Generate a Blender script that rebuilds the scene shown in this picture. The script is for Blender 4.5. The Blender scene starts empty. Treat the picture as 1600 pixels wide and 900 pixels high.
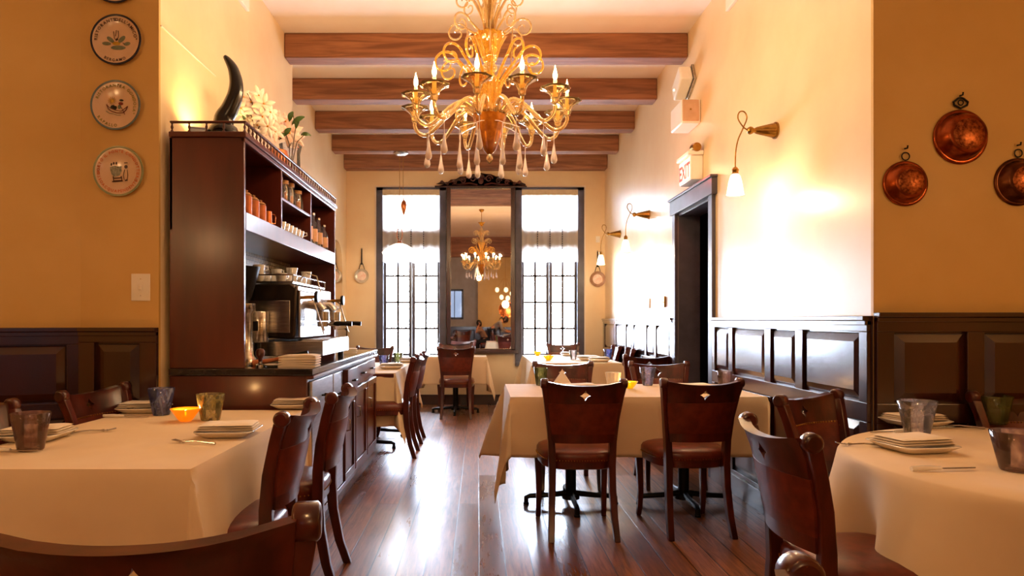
import bpy, bmesh, math, random
from math import pi, sin, cos, radians as R, hypot, atan2, sqrt
from mathutils import Vector as V, Matrix as M4

SC = bpy.context.scene
COL = SC.collection
random.seed(7)
F = 1600 * 24.0 / 36.0          # focal length in pixels of the 1600x900 frame
CX, CY, H = 748.0, 500.0, 1.24  # vanishing point and eye height

# ------------------------------------------------------------------ camera
cam = bpy.data.cameras.new('camera'); cam.lens = 24; cam.sensor_width = 36
cam.shift_x = (800 - CX) / 1600; cam.shift_y = (CY - 450) / 1600
cam.clip_start = .02
cam_o = bpy.data.objects.new('camera', cam); COL.objects.link(cam_o)
cam_o.location = (0, 0, H); cam_o.rotation_euler = (R(90), 0, 0)
SC.camera = cam_o

# ------------------------------------------------------------------ world, sun, exposure
SC.view_settings.view_transform = 'Standard'; SC.view_settings.look = 'None'
SC.view_settings.gamma = 1; SC.view_settings.use_curve_mapping = False
SC.view_settings.exposure = 0.0
SKY_STRENGTH = 85.0
W = bpy.data.worlds.new('world'); SC.world = W; W.use_nodes = True
bgn = W.node_tree.nodes['Background']
bgn.inputs[0].default_value = (.74, .84, 1.0, 1); bgn.inputs[1].default_value = SKY_STRENGTH
SC.cycles.use_denoising = True
SC.cycles.max_bounces = 10; SC.cycles.diffuse_bounces = 5; SC.cycles.glossy_bounces = 5
SC.cycles.transmission_bounces = 8; SC.cycles.transparent_max_bounces = 16
SC.cycles.sample_clamp_indirect = 6; SC.cycles.caustics_refractive = False; SC.cycles.caustics_reflective = False

def light(name, kind, loc, power, color, radius=.04, parent=None, rot=None, size=None, portal=False, spot=None):
    l = bpy.data.lights.new(name, kind); l.energy = power; l.color = color
    if kind in ('POINT', 'SPOT'): l.shadow_soft_size = radius
    if kind == 'SPOT': l.spot_size = spot; l.spot_blend = .6
    if kind == 'AREA':
        l.shape = 'RECTANGLE'; l.size, l.size_y = size
        l.cycles.is_portal = portal
    o = bpy.data.objects.new(name, l); COL.objects.link(o); o.location = loc
    if rot: o.rotation_euler = rot
    if parent: o.parent = parent
    return o
WARM = (1, .60, .27)
BULB = (1, .66, .34)
# daylight comes in through the two street windows and the small rear window: portals only guide the sky's own light
light('window_light', 'AREA', (-.985, 10.35, 1.9), 1, (1, 1, 1), rot=(R(-90), 0, 0), size=(1.1, 2.7), portal=True)
light('window_light', 'AREA', (1.04, 10.35, 1.9), 1, (1, 1, 1), rot=(R(-90), 0, 0), size=(1.1, 2.7), portal=True)

# ------------------------------------------------------------------ helpers
def P(px, py, Y):
    return V(((px - CX) * Y / F, Y, H - (py - CY) * Y / F))

def lin(h):
    h = h.lstrip('#'); c = [int(h[i:i+2], 16) / 255 for i in (0, 2, 4)]
    return tuple(x / 12.92 if x <= .04045 else ((x + .055) / 1.055) ** 2.4 for x in c) + (1,)

class MB:
    """collects shapes; build() links them as ONE mesh object"""
    def __init__(s): s.v = []; s.f = []; s.m = M4.Identity(4)
    def add(s, vs, fs):
        n = len(s.v)
        s.v += [tuple(s.m @ V(p)) for p in vs]
        s.f += [tuple(i + n for i in f) for f in fs]
        return s
    def box(s, x0, x1, y0, y1, z0, z1):
        vs = [(x, y, z) for z in (z0, z1) for y in (y0, y1) for x in (x0, x1)]
        return s.add(vs, [(0, 2, 3, 1), (4, 5, 7, 6), (0, 1, 5, 4), (2, 6, 7, 3), (0, 4, 6, 2), (1, 3, 7, 5)])
    def lathe(s, prof, n=24, c=(0, 0, 0), wave=0, k=0, axis='z', caps=False):
        """prof: list of (r, z)"""
        vs = []; fs = []
        for (r, z) in prof:
            for i in range(n):
                a = 2 * pi * i / n; q = r * (1 + (wave * cos(k * a) if wave else 0))
                p = (q * cos(a), q * sin(a), z)
                if axis == 'x': p = (p[2], p[0], p[1])
                elif axis == 'y': p = (p[0], p[2], p[1])
                vs.append((p[0] + c[0], p[1] + c[1], p[2] + c[2]))
        for j in range(len(prof) - 1):
            for i in range(n):
                k2 = (i + 1) % n
                fs.append((j*n + i, j*n + k2, (j+1)*n + k2, (j+1)*n + i))
        if caps:
            fs.append(tuple(range(n))[::-1]); fs.append(tuple(range((len(prof)-1)*n, len(prof)*n)))
        return s.add(vs, fs)
    def cyl(s, c, r, h, axis='z', n=20, r2=None):
        r2 = r if r2 is None else r2
        return s.lathe([(0.0001, 0), (r, 0), (r2, h), (0.0001, h)], n, c, axis=axis)
    def sphere(s, c, r, sx=1, sy=1, sz=1, n=14, m=8):
        vs = []; fs = []
        for j in range(m + 1):
            t = pi * j / m
            for i in range(n):
                a = 2 * pi * i / n
                vs.append((c[0] + r*sx*sin(t)*cos(a), c[1] + r*sy*sin(t)*sin(a), c[2] + r*sz*cos(t)))
        for j in range(m):
            for i in range(n):
                fs.append((j*n + i, (j+1)*n + i, (j+1)*n + (i+1) % n, j*n + (i+1) % n))
        return s.add(vs, fs)
    def tube(s, pts, r, n=8, sq=None):
        """swept round tube (r number or list); sq=(w,d) list sweeps a rectangle (w along X-ish, d across)"""
        pts = [V(p) for p in pts]; L = len(pts)
        rr = r if isinstance(r, (list, tuple)) else [r] * L
        vs = []; fs = []
        up = None
        for i, p in enumerate(pts):
            t = (pts[min(i+1, L-1)] - pts[max(i-1, 0)]).normalized()
            if up is None:
                up = V((0, 0, 1)) if abs(t.z) < .9 else V((0, 1, 0))
            a = t.cross(up)
            if a.length < 1e-4: a = t.cross(V((1, 0, 0)))
            a.normalize(); b = a.cross(t).normalized(); up = b
            for k in range(n):
                an = 2 * pi * k / n
                vs.append(p + a * rr[i] * cos(an) + b * rr[i] * sin(an))
        for i in range(L - 1):
            for k in range(n):
                k2 = (k + 1) % n
                fs.append((i*n + k, i*n + k2, (i+1)*n + k2, (i+1)*n + k))
        fs.append(tuple(range(n))[::-1]); fs.append(tuple(range((L-1)*n, L*n)))
        return s.add([tuple(q) for q in vs], fs)
    def post(s, secs):
        """stack of horizontal rectangles: (x, y, z, wx, wy)"""
        vs = []; fs = []
        for (x, y, z, wx, wy) in secs:
            vs += [(x - wx/2, y - wy/2, z), (x + wx/2, y - wy/2, z), (x + wx/2, y + wy/2, z), (x - wx/2, y + wy/2, z)]
        for i in range(len(secs) - 1):
            for k in range(4):
                k2 = (k + 1) % 4
                fs.append((i*4 + k, i*4 + k2, (i+1)*4 + k2, (i+1)*4 + k))
        fs.append((3, 2, 1, 0)); n = len(secs) * 4; fs.append((n-4, n-3, n-2, n-1))
        return s.add(vs, fs)
    def prism(s, poly, y0, y1, plane='xz'):
        """extruded outline; plane xz (along y), xy (along z), yz (along x)"""
        n = len(poly); vs = []
        for t in (y0, y1):
            for (a, b) in poly:
                vs.append({'xz': (a, t, b), 'xy': (a, b, t), 'yz': (t, a, b)}[plane])
        fs = [tuple(range(n)), tuple(range(n, 2*n))[::-1]]
        for i in range(n):
            j = (i + 1) % n; fs.append((i, i + n, j + n, j))
        return s.add(vs, fs)
    def grid(s, fn, nu, nv):
        vs = [fn(i / nu, j / nv) for j in range(nv + 1) for i in range(nu + 1)]
        fs = [(j*(nu+1) + i, j*(nu+1) + i + 1, (j+1)*(nu+1) + i + 1, (j+1)*(nu+1) + i) for j in range(nv) for i in range(nu)]
        return s.add(vs, fs)
    def build(s, name, mat, parent=None, smooth=True, bevel=0, ang=40, sub=0, solid=0):
        me = bpy.data.meshes.new(name); me.from_pydata(s.v, [], s.f); me.update()
        bm = bmesh.new(); bm.from_mesh(me); bmesh.ops.recalc_face_normals(bm, faces=bm.faces)
        bm.to_mesh(me); bm.free()
        if smooth:
            me.shade_smooth(); me.set_sharp_from_angle(angle=R(ang))
        if isinstance(mat, (list, tuple)):
            for m in mat: me.materials.append(m)
        else: me.materials.append(mat)
        o = bpy.data.objects.new(name, me); COL.objects.link(o)
        if parent: o.parent = parent
        if sub:
            q = o.modifiers.new('sub', 'SUBSURF'); q.levels = sub; q.render_levels = sub
        if bevel:
            q = o.modifiers.new('bevel', 'BEVEL'); q.width = bevel; q.segments = 2; q.limit_method = 'ANGLE'; q.angle_limit = R(40); q.harden_normals = False
        if solid:
            q = o.modifiers.new('solid', 'SOLIDIFY'); q.thickness = solid; q.offset = -1
        return o

def tag(o, label, cat, group=None, kind=None):
    if label: o['label'] = label
    if cat: o['category'] = cat
    if group: o['group'] = group
    if kind: o['kind'] = kind
    return o
def thing(name, label, cat, loc=(0, 0, 0), rz=0, group=None):
    o = bpy.data.objects.new(name, None); COL.objects.link(o); o.empty_display_size = .1
    o.location = loc; o.rotation_euler = (0, 0, rz)
    return tag(o, label, cat, group)
def struct(o): o['kind'] = 'structure'; return o
def dup(root, loc=None, rz=None, label=None, group=None, mats=None):
    def cp(o, parent):
        c = o.copy(); COL.objects.link(c); c.parent = parent
        for ch in list(o.children): cp(ch, c)
        return c
    c = cp(root, None)
    if loc is not None: c.location = loc
    if rz is not None: c.rotation_euler = (0, 0, rz)
    if label: c['label'] = label
    if group: c['group'] = group
    return c
def remat(o, m):
    o.data = o.data.copy(); o.data.materials[0] = m
    return o

# ------------------------------------------------------------------ materials
def nt(name):
    m = bpy.data.materials.new(name); m.use_nodes = True
    t = m.node_tree; b = t.nodes['Principled BSDF']
    return m, t, b
def mixc(t, fac, a, b):
    n = t.nodes.new('ShaderNodeMix'); n.data_type = 'RGBA'
    t.links.new(fac, n.inputs[0])
    for k, c in ((6, a), (7, b)):
        if hasattr(c, 'is_output'): t.links.new(c, n.inputs[k])
        else: n.inputs[k].default_value = c
    return n.outputs[2]
def coords(t, scale=(1, 1, 1), kind='Object', rot=(0, 0, 0)):
    tc = t.nodes.new('ShaderNodeTexCoord'); mp = t.nodes.new('ShaderNodeMapping')
    t.links.new(tc.outputs[kind], mp.inputs[0]); mp.inputs['Scale'].default_value = scale; mp.inputs['Rotation'].default_value = rot
    return mp.outputs[0]
def noise(t, vec, scale, detail=4, rough=.55, dist=0):
    n = t.nodes.new('ShaderNodeTexNoise'); t.links.new(vec, n.inputs[0])
    n.inputs['Scale'].default_value = scale; n.inputs['Detail'].default_value = detail
    n.inputs['Roughness'].default_value = rough; n.inputs['Distortion'].default_value = dist
    return n.outputs[0]
def ramp(t, fac, lo, hi):
    n = t.nodes.new('ShaderNodeMapRange'); t.links.new(fac, n.inputs[0])
    n.inputs[1].default_value = lo; n.inputs[2].default_value = hi
    return n.outputs[0]
def bump(t, h, b, strength=.2, dist=.01):
    n = t.nodes.new('ShaderNodeBump'); t.links.new(h, n.inputs['Height'])
    n.inputs['Strength'].default_value = strength; n.inputs['Distance'].default_value = dist
    t.links.new(n.outputs[0], b.inputs['Normal'])
def mat(name, c1, c2=None, scale=8, stretch=(1, 1, 1), rough=.5, metal=0, bmp=0, bdist=.004, coat=0, trans=0, ior=1.45,
        emit=None, estr=0, sheen=0, lo=.35, hi=.65, dist=0, spec=None, bscale=None):
    m, t, b = nt(name)
    c1 = lin(c1) if isinstance(c1, str) else c1
    c2 = c1 if c2 is None else (lin(c2) if isinstance(c2, str) else c2)
    vec = coords(t, stretch); n = noise(t, vec, scale, dist=dist)
    t.links.new(mixc(t, ramp(t, n, lo, hi), c1, c2), b.inputs['Base Color'])
    b.inputs['Roughness'].default_value = rough; b.inputs['Metallic'].default_value = metal
    b.inputs['Coat Weight'].default_value = coat; b.inputs['Coat Roughness'].default_value = .17
    b.inputs['Transmission Weight'].default_value = trans; b.inputs['IOR'].default_value = ior
    b.inputs['Sheen Weight'].default_value = sheen
    if spec is not None: b.inputs['Specular IOR Level'].default_value = spec
    if emit:
        b.inputs['Emission Color'].default_value = lin(emit) if isinstance(emit, str) else emit
        b.inputs['Emission Strength'].default_value = estr
    if bmp:
        h = noise(t, coords(t, stretch), bscale or scale * 3, 5); bump(t, h, b, bmp, bdist)
    return m

def plaster(name, c1, c2, rough=.34):
    m, t, b = nt(name)
    v = coords(t); n = noise(t, v, 1.3, 6, .6); n2 = noise(t, v, 3.5, 3, .5)
    c = mixc(t, ramp(t, n, .3, .7), lin(c1), lin(c2))
    mx = t.nodes.new('ShaderNodeMix'); mx.data_type = 'RGBA'; mx.blend_type = 'MULTIPLY'
    mx.inputs[0].default_value = .0; t.links.new(c, mx.inputs[6])
    g = mixc(t, ramp(t, n2, .3, .7), (.8, .8, .8, 1), (1, 1, 1, 1)); t.links.new(g, mx.inputs[7])
    t.links.new(mx.outputs[2], b.inputs['Base Color'])
    rr = t.nodes.new('ShaderNodeMapRange'); t.links.new(n, rr.inputs[0]); rr.inputs[1].default_value = .2; rr.inputs[2].default_value = .8
    rr.inputs[3].default_value = rough - .02; rr.inputs[4].default_value = rough + .1
    t.links.new(rr.outputs[0], b.inputs['Roughness'])
    n3 = noise(t, v, 2.2, 3, .5); bump(t, n3, b, .10, .02)
    return m
M_WALL = plaster('golden_plaster', '#f2dcb4', '#e8c99e', .3)
M_WALL_F = plaster('lamplit_plaster', '#d8b26c', '#cba258', .5)  # same plaster with the front room's warm lamplight put into its colour
M_CEIL = mat('ceiling_paint', '#f3e6da', '#eeddcc', 2, rough=.8)
M_MAHOG = mat('mahogany', '#3a130a', '#260c06', 5, (1, 1, .25), rough=.26, coat=1, bmp=.04)
M_MAHOG2 = mat('cabinet_mahogany', '#5e2416', '#42170d', 4, (1, 1, .2), rough=.34, coat=.6, bmp=.05)
M_CHAIR = mat('chair_wood', '#592016', '#34110b', 14, (1, 1, .3), rough=.3, coat=.4, bmp=.05)
M_LEATHER = mat('oxblood_leather', '#6c2a1b', '#521d12', 22, rough=.33, coat=.15, bmp=.12, bdist=.002, bscale=160)
M_BRASS = mat('brass', '#b58a45', '#9a7030', 30, rough=.28, metal=1)
M_CLOTH = mat('linen_cloth', '#ecd6b4', '#e6cda8', 3, rough=.85, bmp=.05, bdist=.001, bscale=500, sheen=.2)
M_NAPKIN = mat('napkin_linen', '#f7ecdc', '#f0e2cc', 9, rough=.85, bmp=.08, bdist=.001, bscale=300)
M_BEAM = mat('reclaimed_beam', '#a06a48', '#74482f', 3.2, (.35, 3, 5), rough=.7, bmp=.5, bdist=.01, dist=1.2)
M_BLACK = mat('black_iron', '#1b1a1c', '#0f0f11', 20, rough=.38, metal=.4)
M_IRON = mat('blackened_pan', '#221c18', '#15110f', 20, rough=.45, metal=.6)
M_COPPER = mat('aged_copper', '#a9552c', '#6e3218', 16, rough=.26, metal=1, bmp=.12, bdist=.002, bscale=60)
M_COPPER_D = mat('engraved_copper', '#b4693a', '#5b2a15', 70, rough=.33, metal=1, bmp=.5, bdist=.002, bscale=130)
M_BRIGHTCOP = mat('polished_copper', '#d98a5a', '#c77748', 16, rough=.2, metal=1)
M_CHROME = mat('brushed_steel', '#c9c4bd', '#a8a29a', 12, (1, 1, 12), rough=.24, metal=1)
M_STEEL = mat('stainless_front', '#b9bcc4', '#a5a8b2', 8, (1, 1, 8), rough=.3, metal=.9)
M_DKSTEEL = mat('dark_enamel', '#4a4038', '#332b26', 10, rough=.25, metal=.7)
M_WINFRAME = mat('grey_window_paint', '#4e4a55', '#403c46', 6, rough=.4)
M_DARKDOOR = mat('charcoal_paint', '#2c2b31', '#232228', 6, rough=.5)
M_WHITE = mat('white_plastic', '#f2ece2', '#ece5d8', 5, rough=.4)
M_PORC = mat('white_porcelain', '#f4efe6', '#efe9de', 5, rough=.15, coat=.4)
M_TERRA = mat('copper_pot', '#c8784a', '#a85c34', 9, rough=.4, metal=.5)
M_HORN = mat('black_horn', '#17120f', '#0c0908', 8, rough=.25, coat=.3)
M_PETAL = mat('white_petal', '#fbf1e2', '#f4e2cc', 30, rough=.6)
M_PETAL2 = mat('pink_petal', '#fbe8dc', '#f0c4b0', 30, rough=.6)
M_YELLOWP = mat('yellow_stamen', '#e0a030', '#c07818', 30, rough=.6)
M_LEAF = mat('dark_leaf', '#3d5a22', '#2a4318', 20, rough=.4)
M_STEM = mat('brown_stem', '#5a4426', '#47351d', 20, rough=.6)
M_CARPETDARK = mat('dark_interior', '#1c1b22', '#141318', 5, rough=.8)
M_SKIN = mat('skin', '#c98e6a', '#b97c58', 12, rough=.55)
M_HAIR = mat('dark_hair', '#2a1a12', '#1a0f0a', 40, (1, 1, 6), rough=.45)
M_SHIRT = mat('grey_shirt', '#9a9088', '#857b74', 30, rough=.8)
M_SHIRT2 = mat('taupe_shirt', '#a07a62', '#8a6852', 30, rough=.8)
M_TROUSER = mat('dark_trousers', '#25232a', '#1b1a20', 30, rough=.85)
M_CORK = mat('cork', '#b98a5c', '#9c6f45', 40, rough=.8)
M_LABEL = mat('paper_label', '#e0b088', '#d09a70', 20, rough=.7)
M_PALECOP = mat('pale_copper_inside', '#c8a48c', '#b88e74', 18, rough=.35, metal=.6)
M_JARFILL = mat('amber_preserve', '#d88a4a', '#b8602c', 35, rough=.4)
M_COUNTER = mat('black_stone', '#1a1618', '#2b2526', 30, rough=.12, coat=.5)
M_MIRROR = mat('old_mirror', '#d8cfc4', '#d2c8bc', 3, rough=.015, metal=1)
M_CURTAINBAND = mat('cream_tape', '#d8c6a8', '#cdb998', 30, rough=.8)
M_BEAD = mat('dark_bead', '#2c2622', '#1f1a17', 30, rough=.5)
M_TEALBASE = mat('pale_green_plaster', '#dfe0c0', '#d5d6b2', 3, rough=.5, bmp=.1)
M_PAD = mat('black_rubber', '#0c0c0c', '#121212', 30, rough=.5)

def floor_mat():
    m, t, b = nt('old_floor_boards')
    v = coords(t, (1, 1, 1), rot=(0, 0, R(90)))
    br = t.nodes.new('ShaderNodeTexBrick'); t.links.new(v, br.inputs[0])
    br.inputs['Scale'].default_value = 1; br.inputs['Brick Width'].default_value = 2.3; br.inputs['Row Height'].default_value = .135
    br.inputs['Mortar Size'].default_value = .0034; br.inputs['Mortar Smooth'].default_value = .3; br.inputs['Bias'].default_value = 0
    br.offset = .37; br.offset_frequency = 2
    br.inputs['Color1'].default_value = (0, 0, 0, 1); br.inputs['Color2'].default_value = (1, 1, 1, 1); br.inputs['Mortar'].default_value = (.5, .5, .5, 1)
    g = noise(t, coords(t, (9, .7, 1)), 5, 6, .6, .8); g2 = noise(t, coords(t, (1, .5, 1)), 1.7, 5, .6)
    c = mixc(t, br.outputs[0], lin('#74411f'), lin('#ab6c3e'))
    c = mixc(t, ramp(t, g, .35, .75), c, lin('#4c2813'))
    c = mixc(t, ramp(t, g2, .58, .8), c, lin('#54301d'))
    c = mixc(t, br.outputs[1], c, lin('#180c07'))
    t.links.new(c, b.inputs['Base Color'])
    rr = t.nodes.new('ShaderNodeMapRange'); t.links.new(g2, rr.inputs[0]); rr.inputs[1].default_value = .3; rr.inputs[2].default_value = .75
    rr.inputs[3].default_value = .27; rr.inputs[4].default_value = .4
    sb = t.nodes.new('ShaderNodeMath'); sb.operation = 'MULTIPLY_ADD'; t.links.new(br.outputs[0], sb.inputs[0]); sb.inputs[1].default_value = .16; t.links.new(rr.outputs[0], sb.inputs[2])
    s2 = t.nodes.new('ShaderNodeMath'); s2.operation = 'MULTIPLY_ADD'; t.links.new(g, s2.inputs[0]); s2.inputs[1].default_value = .14; t.links.new(sb.outputs[0], s2.inputs[2])
    s3 = t.nodes.new('ShaderNodeMath'); s3.operation = 'SUBTRACT'; t.links.new(s2.outputs[0], s3.inputs[0]); s3.inputs[1].default_value = .12
    t.links.new(s3.outputs[0], b.inputs['Roughness']); b.inputs['Coat Weight'].default_value = .15; b.inputs['Coat Roughness'].default_value = .2
    ad = t.nodes.new('ShaderNodeMath'); ad.operation = 'MULTIPLY_ADD'; t.links.new(br.outputs[1], ad.inputs[0]); ad.inputs[1].default_value = -5
    g3 = noise(t, coords(t, (6, 1, 1)), 1.6, 2); t.links.new(g3, ad.inputs[2])
    bump(t, ad.outputs[0], b, .22, .005)
    return m
M_FLOOR = floor_mat()

def tile_mat():
    m, t, b = nt('small_wall_tiles')
    v = coords(t, (1, 1, 1), rot=(R(90), 0, R(90)))
    sx = t.nodes.new('ShaderNodeSeparateXYZ'); tc = t.nodes.new('ShaderNodeTexCoord'); t.links.new(tc.outputs['Object'], sx.inputs[0])
    cb = t.nodes.new('ShaderNodeCombineXYZ'); t.links.new(sx.outputs[1], cb.inputs[0]); t.links.new(sx.outputs[2], cb.inputs[1])
    br = t.nodes.new('ShaderNodeTexBrick'); t.links.new(cb.outputs[0], br.inputs[0])
    br.inputs['Scale'].default_value = 1; br.inputs['Brick Width'].default_value = .06; br.inputs['Row Height'].default_value = .03; br.inputs['Mortar Size'].default_value = .002
    br.inputs['Color1'].default_value = lin('#b4a486'); br.inputs['Color2'].default_value = lin('#988868'); br.inputs['Mortar'].default_value = lin('#5e523e')
    t.links.new(br.outputs[0], b.inputs['Base Color']); b.inputs['Roughness'].default_value = .2
    return m
M_TILE = tile_mat()

def thin_glass(name, tint=(1, 1, 1, 1), gloss=.1):
    m = bpy.data.materials.new(name); m.use_nodes = True; t = m.node_tree; t.nodes.clear()
    o = t.nodes.new('ShaderNodeOutputMaterial'); mx = t.nodes.new('ShaderNodeMixShader')
    tr = t.nodes.new('ShaderNodeBsdfTransparent'); tr.inputs[0].default_value = tint
    gl = t.nodes.new('ShaderNodeBsdfGlossy'); gl.inputs['Roughness'].default_value = .03
    fr = t.nodes.new('ShaderNodeFresnel'); fr.inputs[0].default_value = 1.45
    nz = noise(t, coords(t), 3); 
    ml = t.nodes.new('ShaderNodeMath'); ml.operation = 'MULTIPLY_ADD'; t.links.new(nz, ml.inputs[0]); ml.inputs[1].default_value = .02
    t.links.new(fr.outputs[0], ml.inputs[2])
    t.links.new(ml.outputs[0], mx.inputs[0]); t.links.new(tr.outputs[0], mx.inputs[1]); t.links.new(gl.outputs[0], mx.inputs[2])
    t.links.new(mx.outputs[0], o.inputs[0]); return m
M_PANE = thin_glass('window_pane', (.97, .98, 1, 1))

def swirl_glass(name, c1, c2, opac=.5, clear=(.95, .95, .92, 1), scale=14):
    """thin hand-blown glass: clear where the noise is low, coloured streaks elsewhere"""
    m = bpy.data.materials.new(name); m.use_nodes = True; t = m.node_tree; t.nodes.clear()
    o = t.nodes.new('ShaderNodeOutputMaterial')
    n = noise(t, coords(t, (1, 1, .6)), scale, 4, .6, 2.0)
    tint = mixc(t, ramp(t, n, .35, .65), lin(c1), lin(c2))
    mw = t.nodes.new('ShaderNodeMix'); mw.data_type = 'RGBA'; mw.inputs[0].default_value = .84; t.links.new(tint, mw.inputs[6]); mw.inputs[7].default_value = (1, 1, 1, 1)
    tr = t.nodes.new('ShaderNodeBsdfTransparent'); t.links.new(mw.outputs[2], tr.inputs[0])
    df = t.nodes.new('ShaderNodeBsdfTranslucent'); t.links.new(tint, df.inputs[0])
    d2 = t.nodes.new('ShaderNodeBsdfDiffuse'); t.links.new(tint, d2.inputs[0])
    ad = t.nodes.new('ShaderNodeMixShader'); ad.inputs[0].default_value = .5
    t.links.new(df.outputs[0], ad.inputs[1]); t.links.new(d2.outputs[0], ad.inputs[2])
    mx = t.nodes.new('ShaderNodeMixShader')
    mr = t.nodes.new('ShaderNodeMapRange'); t.links.new(n, mr.inputs[0]); mr.inputs[1].default_value = .4; mr.inputs[2].default_value = .65
    mr.inputs[3].default_value = opac * .3; mr.inputs[4].default_value = opac
    t.links.new(mr.outputs[0], mx.inputs[0]); t.links.new(tr.outputs[0], mx.inputs[1]); t.links.new(ad.outputs[0], mx.inputs[2])
    gl = t.nodes.new('ShaderNodeBsdfGlossy'); gl.inputs['Roughness'].default_value = .05
    lw = t.nodes.new('ShaderNodeFresnel'); lw.inputs[0].default_value = 1.5
    m2 = t.nodes.new('ShaderNodeMixShader'); t.links.new(lw.outputs[0], m2.inputs[0]); t.links.new(mx.outputs[0], m2.inputs[1]); t.links.new(gl.outputs[0], m2.inputs[2])
    t.links.new(m2.outputs[0], o.inputs[0]); return m
G_PURPLE = swirl_glass('purple_swirl_glass', '#e4bca8', '#94504a', .6)
G_BLUE = swirl_glass('blue_swirl_glass', '#4e62d0', '#b0b6d8', .7)
G_YELLOW = swirl_glass('yellow_swirl_glass', '#f2e6a8', '#e0cc78', .6)
G_GREEN = swirl_glass('green_swirl_glass', '#b8c074', '#93a04c', .55)
G_CLEAR = swirl_glass('clear_swirl_glass', '#f6f0ec', '#e8d8d6', .45)
G_LAV = swirl_glass('lavender_swirl_glass', '#e2def6', '#bcb8e4', .5)
G_PINK = swirl_glass('pink_swirl_glass', '#f0cfc0', '#d89c98', .4)
G_MAUVE = swirl_glass('mauve_swirl_glass', '#e8c4b8', '#8a4048', .5, scale=9)
G_JAR = swirl_glass('jar_glass', '#f4e6d8', '#dcc8b4', .2)
G_BOTTLE = swirl_glass('bottle_glass', '#d8d0d4', '#b8a8a8', .25)
G_VASE = swirl_glass('vase_glass', '#f6f0ee', '#e0d8da', .3)

def amber_glass(name, col, col2, rough=.06, trans=.75, emi=0, metal=0):
    m, t, b = nt(name)
    n = noise(t, coords(t), 30, 3)
    t.links.new(mixc(t, ramp(t, n, .35, .65), lin(col), lin(col2)), b.inputs['Base Color'])
    b.inputs['Roughness'].default_value = rough; b.inputs['Transmission Weight'].default_value = trans; b.inputs['IOR'].default_value = 1.4
    b.inputs['Coat Weight'].default_value = .6; b.inputs['Coat Roughness'].default_value = .05
    return m
M_AMBER = amber_glass('amber_glass', '#ffc04a', '#f0a028')
M_AMBERP = amber_glass('pale_amber_glass', '#ffe0a4', '#f6c878', trans=.8)
M_AMBERD = amber_glass('deep_amber_glass', '#c07020', '#9c5010', trans=.35)
M_DROP = amber_glass('clear_drop_glass', '#fff2e8', '#ffe6d6', trans=.35)
def emis(name, col, s):
    m, t, b = nt(name)
    n = noise(t, coords(t), 6)
    t.links.new(mixc(t, n, lin(col), lin(col)), b.inputs['Base Color'])
    b.inputs['Emission Color'].default_value = lin(col); b.inputs['Emission Strength'].default_value = s; b.inputs['Roughness'].default_value = .5
    return m
M_BULB = emis('lit_bulb', '#ffdf9c', 22)
M_SHADE = emis('lit_glass_shade', '#ffedc4', 2.6)
M_SHADE2 = emis('lit_white_shade', '#fff2d8', 2.2)
M_FLAME = emis('candle_flame', '#ffd080', 14)
M_WAX = mat('warm_wax', '#fbe6b8', '#f6d89c', 9, rough=.5, emit='#ffb84c', estr=.6)
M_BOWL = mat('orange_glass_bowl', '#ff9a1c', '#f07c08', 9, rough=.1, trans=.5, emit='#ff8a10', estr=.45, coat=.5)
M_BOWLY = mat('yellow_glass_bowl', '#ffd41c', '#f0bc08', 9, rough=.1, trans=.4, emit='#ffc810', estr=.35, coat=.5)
M_EXIT = emis('exit_letters', '#ff2a1c', 2.5)
M_EXITFACE = emis('exit_face', '#ffe0d4', .45)

def sheer(name, opac):
    m = bpy.data.materials.new(name); m.use_nodes = True; t = m.node_tree; t.nodes.clear()
    o = t.nodes.new('ShaderNodeOutputMaterial'); tr = t.nodes.new('ShaderNodeBsdfTransparent')
    tl = t.nodes.new('ShaderNodeBsdfTranslucent'); df = t.nodes.new('ShaderNodeBsdfDiffuse')
    n = noise(t, coords(t, (1, 1, 6)), 60)
    c = mixc(t, n, lin('#f6efe6'), lin('#e8dccd')); t.links.new(c, tl.inputs[0]); t.links.new(c, df.inputs[0])
    a = t.nodes.new('ShaderNodeMixShader'); a.inputs[0].default_value = .5; t.links.new(tl.outputs[0], a.inputs[1]); t.links.new(df.outputs[0], a.inputs[2])
    b = t.nodes.new('ShaderNodeMixShader'); b.inputs[0].default_value = opac; t.links.new(tr.outputs[0], b.inputs[1]); t.links.new(a.outputs[0], b.inputs[2])
    t.links.new(b.outputs[0], o.inputs[0]); return m
M_SHEER = sheer('sheer_cotton', .86)

# ------------------------------------------------------------------ room shell
XL, XL2, XR = -1.72, -1.94, 1.85
YC_L, YC_R, YJ, YB = 3.69, 3.20, 6.30, 10.0
CZ = 3.78
def ceil_z(Y): return CZ - .03 * max(0, Y - 6)
struct(MB().box(-4.2, 4.2, -6.2, 10.4, -.1, 0).build('floor', M_FLOOR, smooth=False))
c = MB().box(-4.2, 4.2, -6.2, 6, CZ, CZ + .1)
c.prism([(6, CZ), (10.4, ceil_z(10.4)), (10.4, CZ + .1), (6, CZ + .1)], -4.2, 4.2, 'yz')
struct(c.build('ceiling', M_CEIL, smooth=False))
# street wall with two window openings
WX = [(-1.495, -.475), (.533, 1.54)]; WZ0, WZ1 = .60, 3.18
w = MB()
for a, b in ((-2.3, WX[0][0]), (WX[0][1], WX[1][0]), (WX[1][1], 2.2)): w.box(a, b, YB, YB + .3, 0, CZ)
for a, b in WX: w.box(a, b, YB, YB + .3, 0, WZ0); w.box(a, b, YB, YB + .3, WZ1, CZ)
struct(w.build('wall_back', M_WALL, smooth=False))
# left side: pilaster, corridor wall with a jog
w = MB().box(-2.14, XL, YC_L, YJ, 0, CZ).box(-2.14, XL2, YJ - .05, YB, 0, CZ)
struct(w.build('wall_left', M_WALL, smooth=False))
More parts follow.
